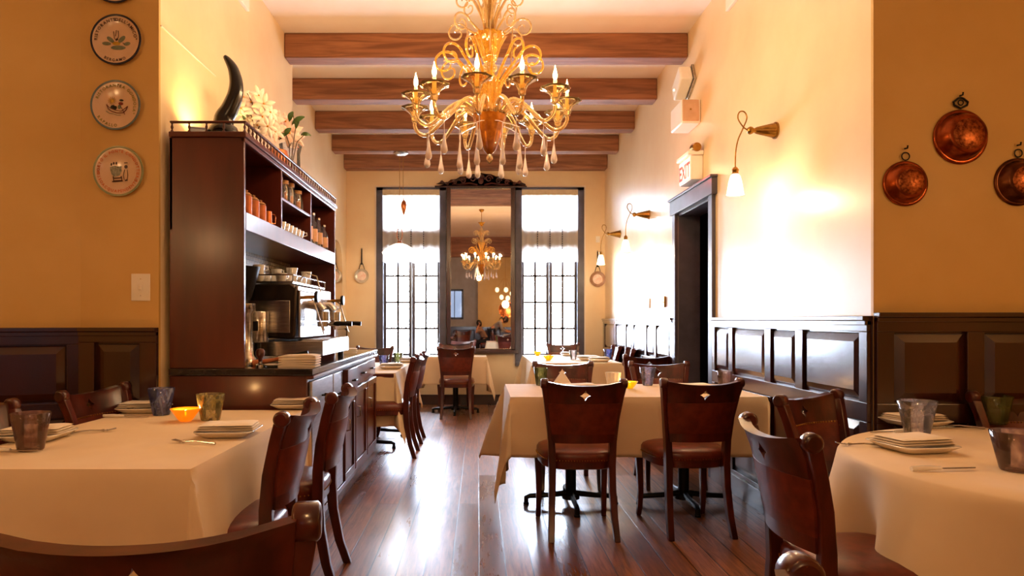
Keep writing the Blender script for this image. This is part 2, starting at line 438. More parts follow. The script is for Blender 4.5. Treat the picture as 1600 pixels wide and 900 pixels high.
# pilaster front face, plaster darkened to ochre for the front room's warm lamplight
w = MB().box(-2.14, XL, YC_L - .02, YC_L, 0, CZ)
a0, a1 = V((-2.14, YC_L)), V((-3.6, 3.1))
w.prism([(a0.x, a0.y - .02), (a1.x, a1.y), (a1.x, a1.y + .3), (a0.x, a0.y + .3)], 0, CZ, 'xy')
struct(w.build('wall_front_left', M_WALL_F, smooth=False))
struct(MB().box(-3.7, -3.6, -6, 3.4, 0, CZ).build('wall_far_left', M_WALL_F, smooth=False))
# right side wall with door opening
DY0, DY1, DZ = 5.42, 6.34, 2.22
w = MB().box(XR, XR + .2, YC_R + .02, DY0, 0, CZ).box(XR, XR + .2, DY1, YB, 0, CZ).box(XR, XR + .2, DY0, DY1, DZ, CZ)
struct(w.build('wall_right', M_WALL, smooth=False))
struct(MB().box(XR, 3.8, YC_R, YC_R + .02, 0, CZ).build('wall_front_right', M_WALL_F, smooth=False))
struct(MB().box(3.7, 3.8, -6, 3.2, 0, CZ).build('wall_far_right', M_WALL_F, smooth=False))
# room behind the camera
w = MB().box(-3.7, -1.35, -5.2, -5.1, 0, CZ).box(-.75, 3.8, -5.2, -5.1, 0, CZ).box(-1.35, -.75, -5.2, -5.1, 0, 1.32).box(-1.35, -.75, -5.2, -5.1, 2.32, CZ)
struct(w.build('wall_rear', mat('grey_plaster', '#cfc2b0', '#c2b4a0', 3, rough=.5), smooth=False))
struct(MB().box(-.05, 3.8, -3.7, -3.6, 0, CZ).build('wall_rear_right', M_WALL_F, smooth=False))
# dark passage behind the door
w = MB().box(XR + .2, 3.4, DY1 + .5, DY1 + .6, 0, 2.6).box(XR + .2, 3.4, DY0 - .6, DY0 - .5, 0, 2.6).box(3.4, 3.5, DY0 - .6, DY1 + .6, 0, 2.6).box(XR + .2, 3.5, DY0 - .6, DY1 + .6, 2.6, 2.7)
struct(w.build('wall_passage', M_CARPETDARK, smooth=False))

# wainscot builder -----------------------------------------------------------
def wainscot(name, p0, p1, nrm, cap, cols, tiers, m=M_MAHOG, base=.14, t_end=None):
    p0 = V(p0); p1 = V(p1); d = (p1 - p0); L = d.length; d.normalize(); n = V(nrm)
    def mp(t, k, z): q = p0 + d * t + n * k; return (q.x, q.y, z)
    mb = MB()
    def bx(t0, t1, k0, k1, z0, z1):
        vs = [mp(t, k, z) for z in (z0, z1) for k in (k0, k1) for t in (t0, t1)]
        mb.add(vs, [(0, 2, 3, 1), (4, 5, 7, 6), (0, 1, 5, 4), (2, 6, 7, 3), (0, 4, 6, 2), (1, 3, 7, 5)])
    bx(0, L, 0, .008, 0, cap - .02)
    zs = [0] + [z for tr in tiers for z in tr] + [cap - .02]
    for i in range(0, len(zs), 2): bx(0, L, .008, .03, zs[i], zs[i+1])
    edges = [0] + [e for c_ in cols for e in c_] + [L]
    for z0, z1 in tiers:
        for i in range(0, len(edges), 2):
            if edges[i+1] - edges[i] > .002: bx(edges[i], edges[i+1], .008, .03, z0, z1)
        for a, b in cols:
            o = [(a+.006, z0+.006), (b-.006, z0+.006), (b-.006, z1-.006), (a+.006, z1-.006)]
            e = .05 if b - a > .2 else .03
            i_ = [(a+e, z0+e), (b-e, z0+e), (b-e, z1-e), (a+e, z1-e)]
            vs = [mp(t, .010, z) for t, z in o] + [mp(t, .027, z) for t, z in i_]
            mb.add(vs, [(0, 1, 5, 4), (1, 2, 6, 5), (2, 3, 7, 6), (3, 0, 4, 7), (4, 5, 6, 7)])
    bx(0, L, 0, .05, cap - .022, cap); bx(0, L, 0, .04, cap - .045, cap - .022)
    bx(0, L, .03, .042, 0, base)
    return struct(mb.build(name, m, smooth=False, bevel=.003))
T2 = [(.17, .76), (.85, 1.185)]
def cols_from(Ys, y0): return [(a - y0, b - y0) for a, b in Ys]
# right wall near part (between the front corner and the door)
wainscot('trim_1', (XR, YC_R), (XR, DY0 - .09), (-1, 0), 1.26, cols_from([(3.27, 3.84), (3.93, 4.26), (4.35, 4.90), (4.98, 5.27)], YC_R), T2)
wainscot('trim_2', (XR, DY1 + .09), (XR, YB), (-1, 0), 1.26, cols_from([(6.50, 7.02), (7.10, 7.42), (7.50, 8.05), (8.13, 8.45), (8.53, 9.08), (9.16, 9.88)], DY1 + .09), T2)
wainscot('trim_3', (XR, YC_R), (3.7, YC_R), (0, -1), 1.275, [(.08, .42), (.50, 1.0), (1.08, 1.7)], T2)
wainscot('trim_4', (-2.14, YC_L - .02), (XL, YC_L - .02), (0, -1), 1.20, [(.09, .33)], [(.17, .72), (.80, 1.12)])
dv = (a1 - a0).normalized()
wainscot('trim_5', (a0.x, a0.y - .02), (a1.x, a1.y), (-dv.y, dv.x), 1.20, [(.06, .66), (.76, 1.4)], [(.17, .72), (.80, 1.11)])
wainscot('trim_6', (XL2, YJ), (XL2, YB), (1, 0), 1.20, [(.1, .7), (.8, 1.4), (1.5, 2.1), (2.2, 2.8), (2.9, 3.6)], [(.17, .72), (.80, 1.12)])
wainscot('trim_7', (-3.6, -5.1), (-.05, -5.1), (0, 1), 1.0, [(.1, .8), (.9, 1.6), (1.7, 2.4), (2.5, 3.4)], [(.17, .88)])
wainscot('trim_8', (-.05, -3.6), (3.7, -3.6), (0, 1), 1.0, [(.1, .8), (.9, 1.6), (1.7, 2.4), (2.5, 3.4)], [(.17, .88)])
struct(MB().box(XL2, XR, YB - .02, YB, 0, .13).box(XL2, XR, YB - .025, YB, .13, .15).build('baseboard_back', M_MAHOG, bevel=.003))
# crown strips on both side walls
struct(MB().box(XL, XL + .025, 2.2, 5.05, 3.52, 3.76).build('trim_9', M_CEIL, bevel=.004))
struct(MB().box(XR - .025, XR, 2.2, 5.05, 3.52, 3.76).build('trim_10', M_CEIL, bevel=.004))
# thin plaster bead on the left wall
struct(MB().tube([(XL + .003, YC_L, 2.83), (XL + .003, 4.45, 2.83)], .004).build('trim_11', M_CEIL))
# corner beads of the two front corners
# door casing
e = MB()
e.box(XR - .03, XR + .0, DY0 - .09, DY0, 0, DZ + .01).box(XR - .03, XR, DY1, DY1 + .09, 0, DZ + .01)
e.box(XR - .045, XR, DY0 - .13, DY1 + .12, DZ, DZ + .13).box(XR - .06, XR, DY0 - .14, DY1 + .13, DZ + .13, DZ + .15)
e.box(XR, XR + .2, DY0 - .001, DY0 + .02, 0, DZ).box(XR, XR + .2, DY1 - .02, DY1 + .001, 0, DZ).box(XR, XR + .2, DY0, DY1, DZ - .02, DZ + .001)
d1 = struct(e.build('door_1', M_WINFRAME, bevel=.003))
lf = MB().box(XR + .2, XR + 1.08, DY0 + .02, DY0 + .06, .01, DZ - .03)
leaf = lf.build('door_leaf', M_DARKDOOR, d1, bevel=.003)
for z in (.4, 1.2, 1.95): MB().box(XR + .17, XR + .215, DY0 + .018, DY0 + .032, z, z + .1).build('hinge', M_CHROME, leaf)

# windows ---------------------------------------------------------------------
def window(n, x0, x1):
    fr = MB(); d0, d1_ = YB - .035, YB + .22
    t = .10
    fr.box(x0, x0 + t, d0, d1_, WZ0, WZ1).box(x1 - t, x1, d0, d1_, WZ0, WZ1).box(x0, x1, d0, d1_, WZ1 - .05, WZ1)
    fr.box(x0, x1, d0 - .03, d1_, WZ0 - .03, WZ0 + .03)
    root = struct(fr.build('window_%d' % n, M_WINFRAME, bevel=.004))
    xa, xb = x0 + t, x1 - t; xm = (xa + xb) / 2
    MB().box(xa - .02, xb + .02, YB + .02, YB + .16, 2.30, 2.58).build('transom_rail', M_WINFRAME, root, bevel=.004)
    s = MB()
    s.box(xa, xa + .03, YB + .06, YB + .11, 2.58, 3.13).box(xb - .03, xb, YB + .06, YB + .11, 2.58, 3.13).box(xm - .012, xm + .012, YB + .06, YB + .11, 2.58, 3.13).box(xa, xb, YB + .06, YB + .11, 3.09, 3.13)
    sa = s.build('transom_sash', M_WINFRAME, root, bevel=.002)
    MB().box(xa + .01, xb - .01, YB + .083, YB + .087, 2.58, 3.1).build('pane', M_PANE, sa)
    for k, (a, b) in enumerate(((xa, xm - .002), (xm + .002, xb))):
        s = MB(); st = .045
        s.box(a, a + (st if k else .035), YB + .06, YB + .11, .63, 2.30).box(b - (.035 if k else st), b, YB + .06, YB + .11, .63, 2.30)
        s.box(a, b, YB + .06, YB + .11, .63, .70).box(a, b, YB + .06, YB + .11, 2.24, 2.30)
        mid = (a + b) / 2
        s.box(mid - .017, mid + .017, YB + .07, YB + .10, .7, 2.25)
        for z in (.73, 1.115, 1.50, 1.89): s.box(a, b, YB + .07, YB + .10, z - .015, z + .015)
        sa = s.build('casement_sash', M_WINFRAME, root, bevel=.002)
        MB().box(a + .01, b - .01, YB + .083, YB + .087, .68, 2.26).build('pane', M_PANE, sa)
    # pale lip round the frame, standing in for the highlight on the niche edge
    MB().box(x0 - .025, x0, YB - .012, YB + .01, WZ0, WZ1 + .025).box(x1, x1 + .025, YB - .012, YB + .01, WZ0, WZ1 + .025).box(x0, x1, YB - .012, YB + .01, WZ1, WZ1 + .025).build('highlight_lip', M_CEIL, root)
    return root
window(1, *WX[0]); window(2, *WX[1])
# small rear window (seen in the tall mirror)
fr = MB().box(-1.40, -1.33, -5.1, -5.04, 1.27, 2.37).box(-.77, -.70, -5.1, -5.04, 1.27, 2.37).box(-1.4, -.7, -5.1, -5.04, 1.27, 1.34).box(-1.4, -.7, -5.1, -5.04, 2.30, 2.37).box(-1.07, -1.04, -5.1, -5.06, 1.3, 2.3)
w3 = struct(fr.build('window_3', M_WINFRAME, bevel=.004)); MB().box(-1.36, -.74, -5.13, -5.126, 1.3, 2.34).build('pane', thin_glass('dimmed_pane', (.10, .11, .13, 1)), w3)  # dark pane tint added to hold back this window's daylight

# valances ------------------------------------------------------------------
def valance(x0, x1, label):
    t = thing('window_valance', label, 'curtain', ((x0 + x1) / 2, YB - .055, 3.14), group='sheer valances in the street windows')
    hw = (x1 - x0) / 2
    def fn(u, v):
        x = -hw + 2 * hw * u; bot = 1.05 + .03 * abs(sin(u * 13)) 
        return (x, .012 * sin(u * 44) * (.4 + v), -.06 - (bot - .06) * v)
    MB().grid(fn, 90, 16).build('sheer_panel', M_SHEER, t)
    MB().box(-hw, hw, -.012, .0, -.085, 0).build('heading_band', M_CURTAINBAND, t, bevel=.003)
    for k in (-.42, 0, .42):
        b = MB()
        for i in range(10): b.sphere((k * hw * 1.05, -.016, -.55 - i * .034), .0075, sz=1.5, n=8, m=5)
        b.tube([(k * hw * 1.05, -.014, -.5), (k * hw * 1.05, -.014, -.9)], .002)
        b.build('bead_string', M_BEAD, t)
valance(WX[0][0] + .095, WX[0][1] - .095, 'white sheer valance with bead strings across the left street window')
valance(WX[1][0] + .095, WX[1][1] - .095, 'white sheer valance with bead strings across the right street window')

# beams ------------------------------------------------------------------------
BL = ['thick orange-lit wooden ceiling beam right behind the chandelier, nearest of the row', 'second wooden ceiling beam from the front, under the pale plaster ceiling',
      'third wooden ceiling beam from the front, middle of the row', 'fourth wooden ceiling beam, carrying the pendant canopy', 'last thin-looking wooden ceiling beam against the street wall']
for i, (Y, zb) in enumerate(((6.03, 3.56), (7.07, 3.525), (8.08, 3.50), (9.01, 3.47), (9.80, 3.42))):
    x0 = XL if i == 0 else XL2
    if i == 4:
        mb = MB().box(x0, XR, Y, Y + .2, zb, ceil_z(Y) + .0)
    else: mb = MB().box(x0, XR, Y, Y + .19, zb, ceil_z(Y))
    o = mb.build('ceiling_beam', M_BEAM, bevel=.012)
    tag(o, BL[i], 'beam', 'exposed beams over the dining passage')
o = MB().box(-3.6, 3.7, -1.2, -.9, 3.18, CZ).build('ceiling_girder', M_BEAM, bevel=.015)
tag(o, 'deep wooden girder over the front room, reflected high in the tall mirror', 'beam')
for i, Y in enumerate((1.2, 2.4)):
    pass

# ------------------------------------------------------------------ chair
def curve_y(x, z):
    """plan bow and lean of the chair back (local y of the centre surface)"""
    lean = -.205 - .02 * max(0, (z - .45) / .45) - .07 * max(0, (z - .45) / .45) ** 2
    return lean - .045 * (1 - (x / .21) ** 2)
def crest_z(x): return .875 + .022 * (abs(x) / .21) ** 2.2
def bent_panel(mb, x0f, z0, z1f, th, nu=16, nv=6, off=0, puff=0):
    """curved slab; x0f(z) half width, z1f(x) top"""
    for sgn in (1, -1):
        def fn(u, v, sgn=sgn):
            zt = z0 + (z1f(0) - z0) * v; hw = x0f(zt); x = -hw + 2 * hw * u
            z = z0 + (z1f(x) - z0) * v
            p = puff * (1 - (2*u-1)**4) * (1 - (2*v-1)**4)
            return (x, curve_y(x, z) + off + sgn * (th / 2 + p), z)
        mb.grid(fn, nu, nv)
    def rim(u, k):
        pass
    # edges
    for v in (0, 1):
        def fe(u, w, v=v):
            zt = z0 + (z1f(0) - z0) * v; hw = x0f(zt); x = -hw + 2 * hw * u; z = z0 + (z1f(x) - z0) * v
            return (x, curve_y(x, z) + off + (w - .5) * th, z)
        mb.grid(fe, nu, 1)
    for u in (0, 1):
        def fs(v, w, u=u):
            zt = z0 + (z1f(0) - z0) * v; hw = x0f(zt); x = -hw + 2 * hw * u; z = z0 + (z1f(x) - z0) * v
            return (x, curve_y(x, z) + off + (w - .5) * th, z)
        mb.grid(fs, nv, 1)
def half_w(z): return .155 + .055 * max(0, (z - .45) / .43)

def make_chair(label):
    t = thing('dining_chair', label, 'chair', group='dark wooden dining chairs with pierced crests')
    for sx in (-1, 1):
        mb = MB()
        secs = []
        for (x, y, z, w, d) in ((.185, -.285, 0, .034, .04), (.178, -.245, .12, .036, .042), (.172, -.215, .28, .038, .046), (.170, -.205, .42, .04, .05),
                                (.176, -.208, .55, .038, .048), (.190, -.222, .68, .036, .044), (.208, -.25, .80, .036, .042), (.220, -.272, .872, .038, .044)):
            secs.append((sx * x, y, z, w, d))
        mb.post(secs)
        mb.lathe([(.001, 0), (.024, 0), (.029, .006), (.029, .036), (.024, .042), (.001, .042)], 20, (sx * .222 - .021, -.277, .885), axis='x')
        mb.build('leg', M_CHAIR, t, bevel=.004)
        mb = MB()
        mb.post([(sx*.208, .215, .002, .030, .030), (sx*.206, .198, .06, .031, .031), (sx*.204, .188, .16, .034, .034), (sx*.206, .195, .28, .038, .038), (sx*.21, .205, .39, .044, .044), (sx*.208, .2, .44, .044, .044)])
        mb.build('leg', M_CHAIR, t, bevel=.005)
    # pierced crest rail
    mb = MB(); N = 48; Z0, ZC = .765, .82
    def outer(a):
        c_, s_ = cos(a), sin(a); hw, hh = .205, .055
        k = min(hw / abs(c_) if abs(c_) > 1e-6 else 1e9, hh / abs(s_) if abs(s_) > 1e-6 else 1e9)
        return c_ * k, s_ * k
    def inner(a):
        c_, s_ = abs(cos(a)), abs(sin(a))
        r = .030 / (c_ ** .72 + s_ ** .72) ** (1 / .72) 
        return cos(a) * r * 1.05, sin(a) * r * 1.05
    al = sorted(set([2*pi*i/N for i in range(N)] + [atan2(.055, .205) + 0, pi - atan2(.055, .205), pi + atan2(.055, .205), 2*pi - atan2(.055, .205)]))
    n = len(al); MR = 7
    def pt(x, dz, side):
        tv = dz / .055
        hw = half_w(ZC + dz) / .205 * 1.0
        xx = x * (half_w(.82) + (half_w(.88) - half_w(.77)) * .5 * tv) / .205
        z = ZC + dz if dz <= 0 else ZC + dz * ((crest_z(xx) - ZC) / .055)
        roll = .012 * max(0, tv) ** 3
        return (xx, curve_y(xx, z) + side * (.011 + roll * .8) - roll * .3, z)
    rings = []
    for side in (1, -1):
        for j in range(MR + 1):
            w_ = (j / MR) ** 1.3
            ring = []
            for a in al:
                xi, zi = inner(a); xo, zo = outer(a)
                ring.append(pt(xi + (xo - xi) * w_, zi + (zo - zi) * w_, side))
            rings.append(ring)
    vs = [p for r_ in rings for p in r_]; fs = []
    for side in (0, 1):
        b0 = side * (MR + 1)
        for j in range(MR):
            for i in range(n):
                k = (i + 1) % n; a_, b_ = (b0 + j) * n, (b0 + j + 1) * n
                fs.append((a_ + i, a_ + k, b_ + k, b_ + i))
    for j in (0, MR):
        for i in range(n):
            k = (i + 1) % n; a_, b_ = j * n, (MR + 1 + j) * n
            fs.append((a_ + i, b_ + i, b_ + k, a_ + k))
    mb.add(vs, fs)
    mb.build('crest_rail', M_CHAIR, t, ang=35)
    mb = MB(); bent_panel(mb, lambda z: half_w(z) + .005, .595, lambda x: .772, .026, puff=.006)
    pn = mb.build('upholstered_back', M_LEATHER, t, ang=50)
    mb = MB()
    for i in range(22):
        x = -.165 + .33 * i / 21; mb.sphere((x, curve_y(x, .768) + .017, .768), .0038, n=6, m=4)
        mb.sphere((x, curve_y(x, .768) - .017, .768), .0038, n=6, m=4) if 0 else None
    for z in [.61 + .02 * i for i in range(8)]:
        for s_ in (-1, 1):
            x = s_ * (half_w(z) - .008); mb.sphere((x, curve_y(x, z) + .018, z), .0038, n=6, m=4)
    mb.build('nailhead_trim', M_BRASS, pn)
    mb = MB(); bent_panel(mb, lambda z: half_w(z) + .004, .545, lambda x: .597, .024, nv=2)
    mb.build('lower_rail', M_CHAIR, t, bevel=.003)
    # seat
    def outline(k, grow=0):
        a = 2 * pi * k / 44; c_, s_ = cos(a), sin(a); p = 3.4
        r = 1 / (abs(c_) ** p + abs(s_) ** p) ** (1 / p)
        x, y = c_ * r, s_ * r
        hw = .205 + .032 * (y + 1) / 2 + grow
        return x * hw, .005 + y * (.222 + grow)
    def stack(levels):
        vs = []; fs = []
        for (z, g) in levels:
            for k in range(44):
                x, y = outline(k, g); vs.append((x, y, z))
        L = len(levels)
        for j in range(L - 1):
            for k in range(44):
                q = (k + 1) % 44; fs.append((j*44 + k, j*44 + q, (j+1)*44 + q, (j+1)*44 + k))
        fs.append(tuple(range(44))[::-1]); fs.append(tuple(range((L-1)*44, L*44)))
        return vs, fs
    MB().add(*stack([(.385, -.012), (.39, -.002), (.43, -.002)])).build('seat_frame', M_CHAIR, t)
    seat = MB().add(*stack([(.428, 0), (.445, .004), (.468, .003), (.485, -.008), (.497, -.035), (.506, -.08), (.51, -.14), (.511, -.19)])).build('seat', M_LEATHER, t, ang=60)
    mb = MB()
    for k in range(88):
        x, y = outline(k / 2, .005); mb.sphere((x, y, .438), .0036, n=6, m=4)
    mb.build('nailhead_trim', M_BRASS, seat)
    return t

def chair_at(first, x, y, rz, label):
    """x, y = middle of the seat; rz turns the front (local +Y)"""
    if first: c_ = make_chair(label); c_.location = (x, y, 0); c_.rotation_euler = (0, 0, R(rz)); return c_
    return dup(CH0, (x, y, 0), R(rz), label)
# back of seat sits ~.25 behind the seat middle
CH0 = chair_at(True, .585, 4.10, 1, 'chair seen squarely from behind at the long right-wall table, beside the aisle')
CHAIRS = [
    (1.24, 4.14, 5, 'chair seen from behind at the long right-wall table, nearer the panelled wall'),
    (.67, 5.16, 180, 'chair on the far side of the long right-wall table, crest behind the green tumbler'),
    (1.44, 5.18, 180, 'chair on the far side of the long right-wall table, nearer the doorway'),
    (-.985, 2.66, 91, 'aisle-side chair at the large left table, the nearer one of the two'),
    (-.95, 3.30, 92, 'aisle-side chair at the large left table, beside the cabinet front'),
    (-.545, 1.30, 0, 'nearest chair of all, only its crest rising at the bottom left edge'),
    (-1.63, 3.35, -98, 'wall-side chair of the large left table with shining crest, left of the blue tumbler'),
    (-1.68, 2.62, -92, 'wall-side chair of the large left table, cut off by the left picture edge'),
    (1.235, 2.2, -89, 'large chair before the round table on the right, seen obliquely from behind'),
    (.725, .73, -90, 'near chair at the bottom right, only one scroll knob showing'),
    (1.66, 2.88, -147, 'chair at the corner of the two right-hand walls showing its nail-studded leather front'),
    (2.50, 2.87, 180, 'chair behind the round table against the ochre wall at the right edge'),
    (-.86, 6.30, 90, 'aisle-side chair at the table beyond the cabinet, the nearer one of the two'),
    (-.86, 7.02, 90, 'aisle-side chair at the table beyond the cabinet, the farther one'),
    (-.285, 8.80, 0, 'chair seen squarely from behind at the small table under the tall mirror'),
    (-.33, 9.45, 180, 'chair between the small table and the tall mirror'),
    (-1.32, 8.42, 180, 'chair in the far left corner beyond the long left table, facing us'),
    (1.52, 8.90, 90, 'farther chair along the panelled wall beside the far right table'),
    (1.52, 8.10, 86, 'nearer chair along the panelled wall beside the far right table, diamond hole showing'),
    (1.62, 6.85, 2, 'dark chair near the doorway with its back to us, before the far right table'),
    (1.22, 9.62, 180, 'chair at the street wall behind the far right table'),
]
for x, y, rz, lb in CHAIRS:
    c_ = chair_at(False, x, y, rz, lb)
    if lb.startswith('nearest chair'): c_.rotation_euler.z = R(10); c_.scale = (1.05,) * 3

# ------------------------------------------------------------------ tables and cloths
TZ = .745
def drape(name, label, x0, x1, y0, y1, ov, seed, rot=0, cone=.36, wav=.018, loc=None):
    """square linen cloth; ov = overhang (left, right, front, back)"""
    l, r, f, b = ov; z = TZ + .013; rnd = random.Random(seed); ph = [rnd.random() * 6 for _ in range(6)]
    cx, cy = (x0 + x1) / 2, (y0 + y1) / 2
    def axis(a0, a1, o0, o1):
        n0, n1 = max(4, int(o0 / .022)), max(4, int(o1 / .022)); m_ = max(8, int((a1 - a0) / .045))
        return [a0 - o0 * (1 - i / n0) for i in range(n0)] + [a0 + (a1 - a0) * i / m_ for i in range(m_)] + [a1 + o1 * i / n1 for i in range(n1 + 1)]
    us, vs_ = axis(x0, x1, l, r), axis(y0, y1, f, b)
    def mp(u, v):
        a = u - x1 if u > x1 else (u - x0 if u < x0 else 0); c_ = v - y1 if v > y1 else (v - y0 if v < y0 else 0)
        if a == 0 and c_ == 0: return (u, v, z)
        if a and c_:
            rr = hypot(a, c_); phi = atan2(abs(c_), abs(a)); s2 = sin(2 * phi)
            cn = cone.get(('l' if a < 0 else 'r') + ('f' if c_ < 0 else 'b'), .32) if isinstance(cone, dict) else cone
            w_ = max(0, min(1, phi / .45, (pi / 2 - phi) / .45)); w_ = w_ * w_ * (3 - 2 * w_) * .4 + w_ * .6
            sb = .05 + cn * w_ * (1 - .25 * rr) * (1 - .35 * s2 if rr < 9 else 1)
            out = rr * sb + .006 * (1 - math.exp(-rr * 60)); dn = rr * sqrt(max(0, 1 - sb * sb))
            dx, dy = cos(phi) * (1 if a > 0 else -1), sin(phi) * (1 if c_ > 0 else -1)
            return ((x1 if a > 0 else x0) + dx * out, (y1 if c_ > 0 else y0) + dy * out, max(.012, z - dn + .004 * math.exp(-rr * 60) * 0))
        if a:
            d = abs(a); tt = (v - y0) / (y1 - y0); e = sin(pi * tt) ** .6 if 0 < tt < 1 else 0
            wv = wav * e * (d / .3) * (sin(tt * 11 + ph[1]) + .5 * sin(tt * 23 + ph[2]))
            off = .05 * d + .006 * (1 - math.exp(-d * 60)) + wv * .8
            return ((x1 + off) if a > 0 else (x0 - off), v, max(.012, z - d))
        d = abs(c_); tt = (u - x0) / (x1 - x0); e = sin(pi * tt) ** .6 if 0 < tt < 1 else 0
        wv = wav * e * (d / .3) * (sin(tt * 13 + ph[3]) + .5 * sin(tt * 27 + ph[4]))
        off = .05 * d + .006 * (1 - math.exp(-d * 60)) + wv * .8
        return (u, (y1 + off) if c_ > 0 else (y0 - off), max(.012, z - d))
    vs = [tuple(V(mp(u, v)) - V((cx, cy, 0))) for v in vs_ for u in us]; nu = len(us)
    fs = [(j*nu + i, j*nu + i + 1, (j+1)*nu + i + 1, (j+1)*nu + i) for j in range(len(vs_) - 1) for i in range(nu - 1)]
    o = MB().add(vs, fs).build(name, M_CLOTH, ang=60)
    q = o.modifiers.new('solid', 'SOLIDIFY'); q.thickness = .002; q.offset = 1
    o.location = (cx, cy, 0); o.rotation_euler = (0, 0, R(rot))
    return tag(o, label, 'tablecloth', 'white linen tablecloths')
def pedestal(t, x, y, a=0, s=.30):
    mb = MB().lathe([(.03, .05), (.036, .07), (.036, .68), (.03, TZ - .045)], 20, (x, y, 0)); mb.cyl((x, y, .04), .06, .03)
    mb.build('column', M_BLACK, t)
    mb = MB()
    for k in range(4):
        an = a + k * pi / 2; c_, s_ = cos(an), sin(an)
        pts = [(x + c_*.03, y + s_*.03, .075), (x + c_*s*.5, y + s_*s*.5, .062), (x + c_*s*.92, y + s_*s*.92, .055), (x + c_*s, y + s_*s, .045), (x + c_*s, y + s_*s, .012)]
        mb.tube(pts, [.02, .018, .017, .017, .016], 8); mb.cyl((x + c_*s, y + s_*s, 0), .02, .014, n=12)
    mb.build('cross_base', M_BLACK, t)
def table(label, x0, x1, y0, y1, peds, a=0, rot=0):
    cx, cy = (x0 + x1) / 2, (y0 + y1) / 2
    t = thing('pedestal_table', label, 'table', (cx, cy, 0), R(rot), group='pedestal tables under white cloths')
    MB().box(x0 - cx + .01, x1 - cx - .01, y0 - cy + .01, y1 - cy - .01, TZ - .03, TZ + .008).build('table_top', M_CHAIR, t, bevel=.004)
    for (x, y) in peds:
        pedestal(t, x - cx, y - cy, a)
        MB().box(x - cx - .2, x - cx + .2, y - cy - .03, y - cy + .03, TZ - .05, TZ - .03).build('top_plate', M_BLACK, t)
    return t
table('large table at the left, end against the espresso cabinet', -1.84, -.93, 2.2, 3.64, [(-1.38, 2.6), (-1.38, 3.3)], 0)
drape('tablecloth', 'cloth over the large left table, its folded corner facing us', -1.84, -.93, 2.2, 3.64, (.33, .40, .40, .04), 1, cone=.30, wav=.01)
table('long table against the right wall panelling with two iron cross bases', .20, 1.80, 4.26, 5.12, [(.62, 4.60), (1.38, 4.60)], 0)
drape('tablecloth', 'cloth over the long right-wall table, one pointed corner reaching almost to the floor', .20, 1.80, 4.26, 5.12, (.54, .03, .37, .30), 2, cone={'lf': .22, 'lb': .50})
table('table beyond the espresso cabinet on the left of the aisle', -1.60, -.76, 6.18, 7.72, [(-1.12, 6.6), (-1.12, 7.3)], 0)
drape('tablecloth', 'cloth over the table beyond the cabinet, corner pointing down to the aisle floor', -1.60, -.76, 6.20, 7.72, (.22, .45, .48, .3), 3, cone={'lf': .05})
table('small table under the tall mirror', -.72, .10, 8.92, 9.36, [(-.31, 9.14)], 0)
drape('tablecloth', 'cloth over the small table under the tall mirror', -.72, .10, 8.92, 9.36, (.42, .46, .36, .2), 4, cone=.30)
table('far table on the right before the street window', .60, 1.60, 7.62, 9.36, [(1.1, 8.0), (1.1, 8.9)], 0)
drape('tablecloth', 'cloth over the far right table in front of the street window', .60, 1.60, 7.62, 9.36, (.45, .10, .40, .3), 5)
# round table on the right
RC = V((2.09, 2.27)); RR = .78
t = thing('round_table', 'round table at the right edge, under a cloth hanging in soft folds', 'table', (RC.x, RC.y, 0))
MB().lathe([(.001, TZ - .03), (RR - .02, TZ - .03), (RR - .015, TZ + .0), (RR - .02, TZ + .008), (.001, TZ + .008)], 64).build('table_top', M_CHAIR, t)
pedestal(t, 0, 0, .4, .36)
vs = []; fs = []; NA = 220
levels = [(.001, 0, 0)] + [(RR * k / 6, 0, 0) for k in range(1, 7)] + [(RR + .004, .004, 0), (RR + .010, .014, .05)] + [(RR + .012, h_, min(1, h_ / .34)) for h_ in (.035, .06, .09, .12, .16, .20, .24, .28, .32, .37, .42)]
for (r, dn, w_) in levels:
    for k in range(NA):
        a = 2 * pi * k / NA
        fold = cos(11 * a + .7 * sin(3 * a) + .6)
        fold2 = .5 * cos(17 * a + 1.1)
        rr = r + (w_ * (.085 * fold + .03 * fold2 + .03) if dn else 0)
        dz = dn * (1 + .10 * cos(4 * a + 2.2) + .06 * fold) if dn > .02 else dn
        dz *= 1 + .4 * max(0, min(1, ((a - pi) - .12) / .12)) * (1 if a < 5.6 else 0)
        vs.append((rr * cos(a), rr * sin(a), TZ + .013 - dz))
for j in range(len(levels) - 1):
    for k in range(NA):
        q = (k + 1) % NA; fs.append((j*NA + k, j*NA + q, (j+1)*NA + q, (j+1)*NA + k))
o = MB().add(vs, fs).build('tablecloth', M_CLOTH, ang=70); q = o.modifiers.new('solid', 'SOLIDIFY'); q.thickness = .002; q.offset = 1
o.location = (RC.x, RC.y, 0); tag(o, 'cloth over the round table at the right, rounded edge and hanging folds', 'tablecloth', 'white linen tablecloths')

# ------------------------------------------------------------------ tableware
ZT = TZ + .0165       # top of a cloth
def T(px, py, z=ZT):
    """point on a table at height z seen at pixel px, py"""
    Y = F * (H - z) / (py - CY); return V(((px - CX) * Y / F, Y, z))
def make_tumbler(m, label, h=.125, r1=.061, r0=.043):
    prof = [(.001, .006), (r0 - .008, .008), (r0 - .004, .014), (r1 - .0045, h - .002), (r1 - .002, h), (r1, h - .002), (r0, .006), (r0 - .003, 0), (.001, 0)]
    o = MB().lathe(prof, 28).build('tumbler', m, ang=60)
    return tag(o, label, 'glass', 'blown glass tumblers')
def tumbler(px, py, m, label, h=.125, r1=.061, r0=.043, z=ZT):
    o = make_tumbler(m, label, h, r1, r0); p = T(px, py, z); o.location = p; o.rotation_euler.z = random.random() * 6; return o
tumbler(48, 703, G_PURPLE, 'purple-brown swirled tumbler at the far left end of the large left table', .138, .066, .044)
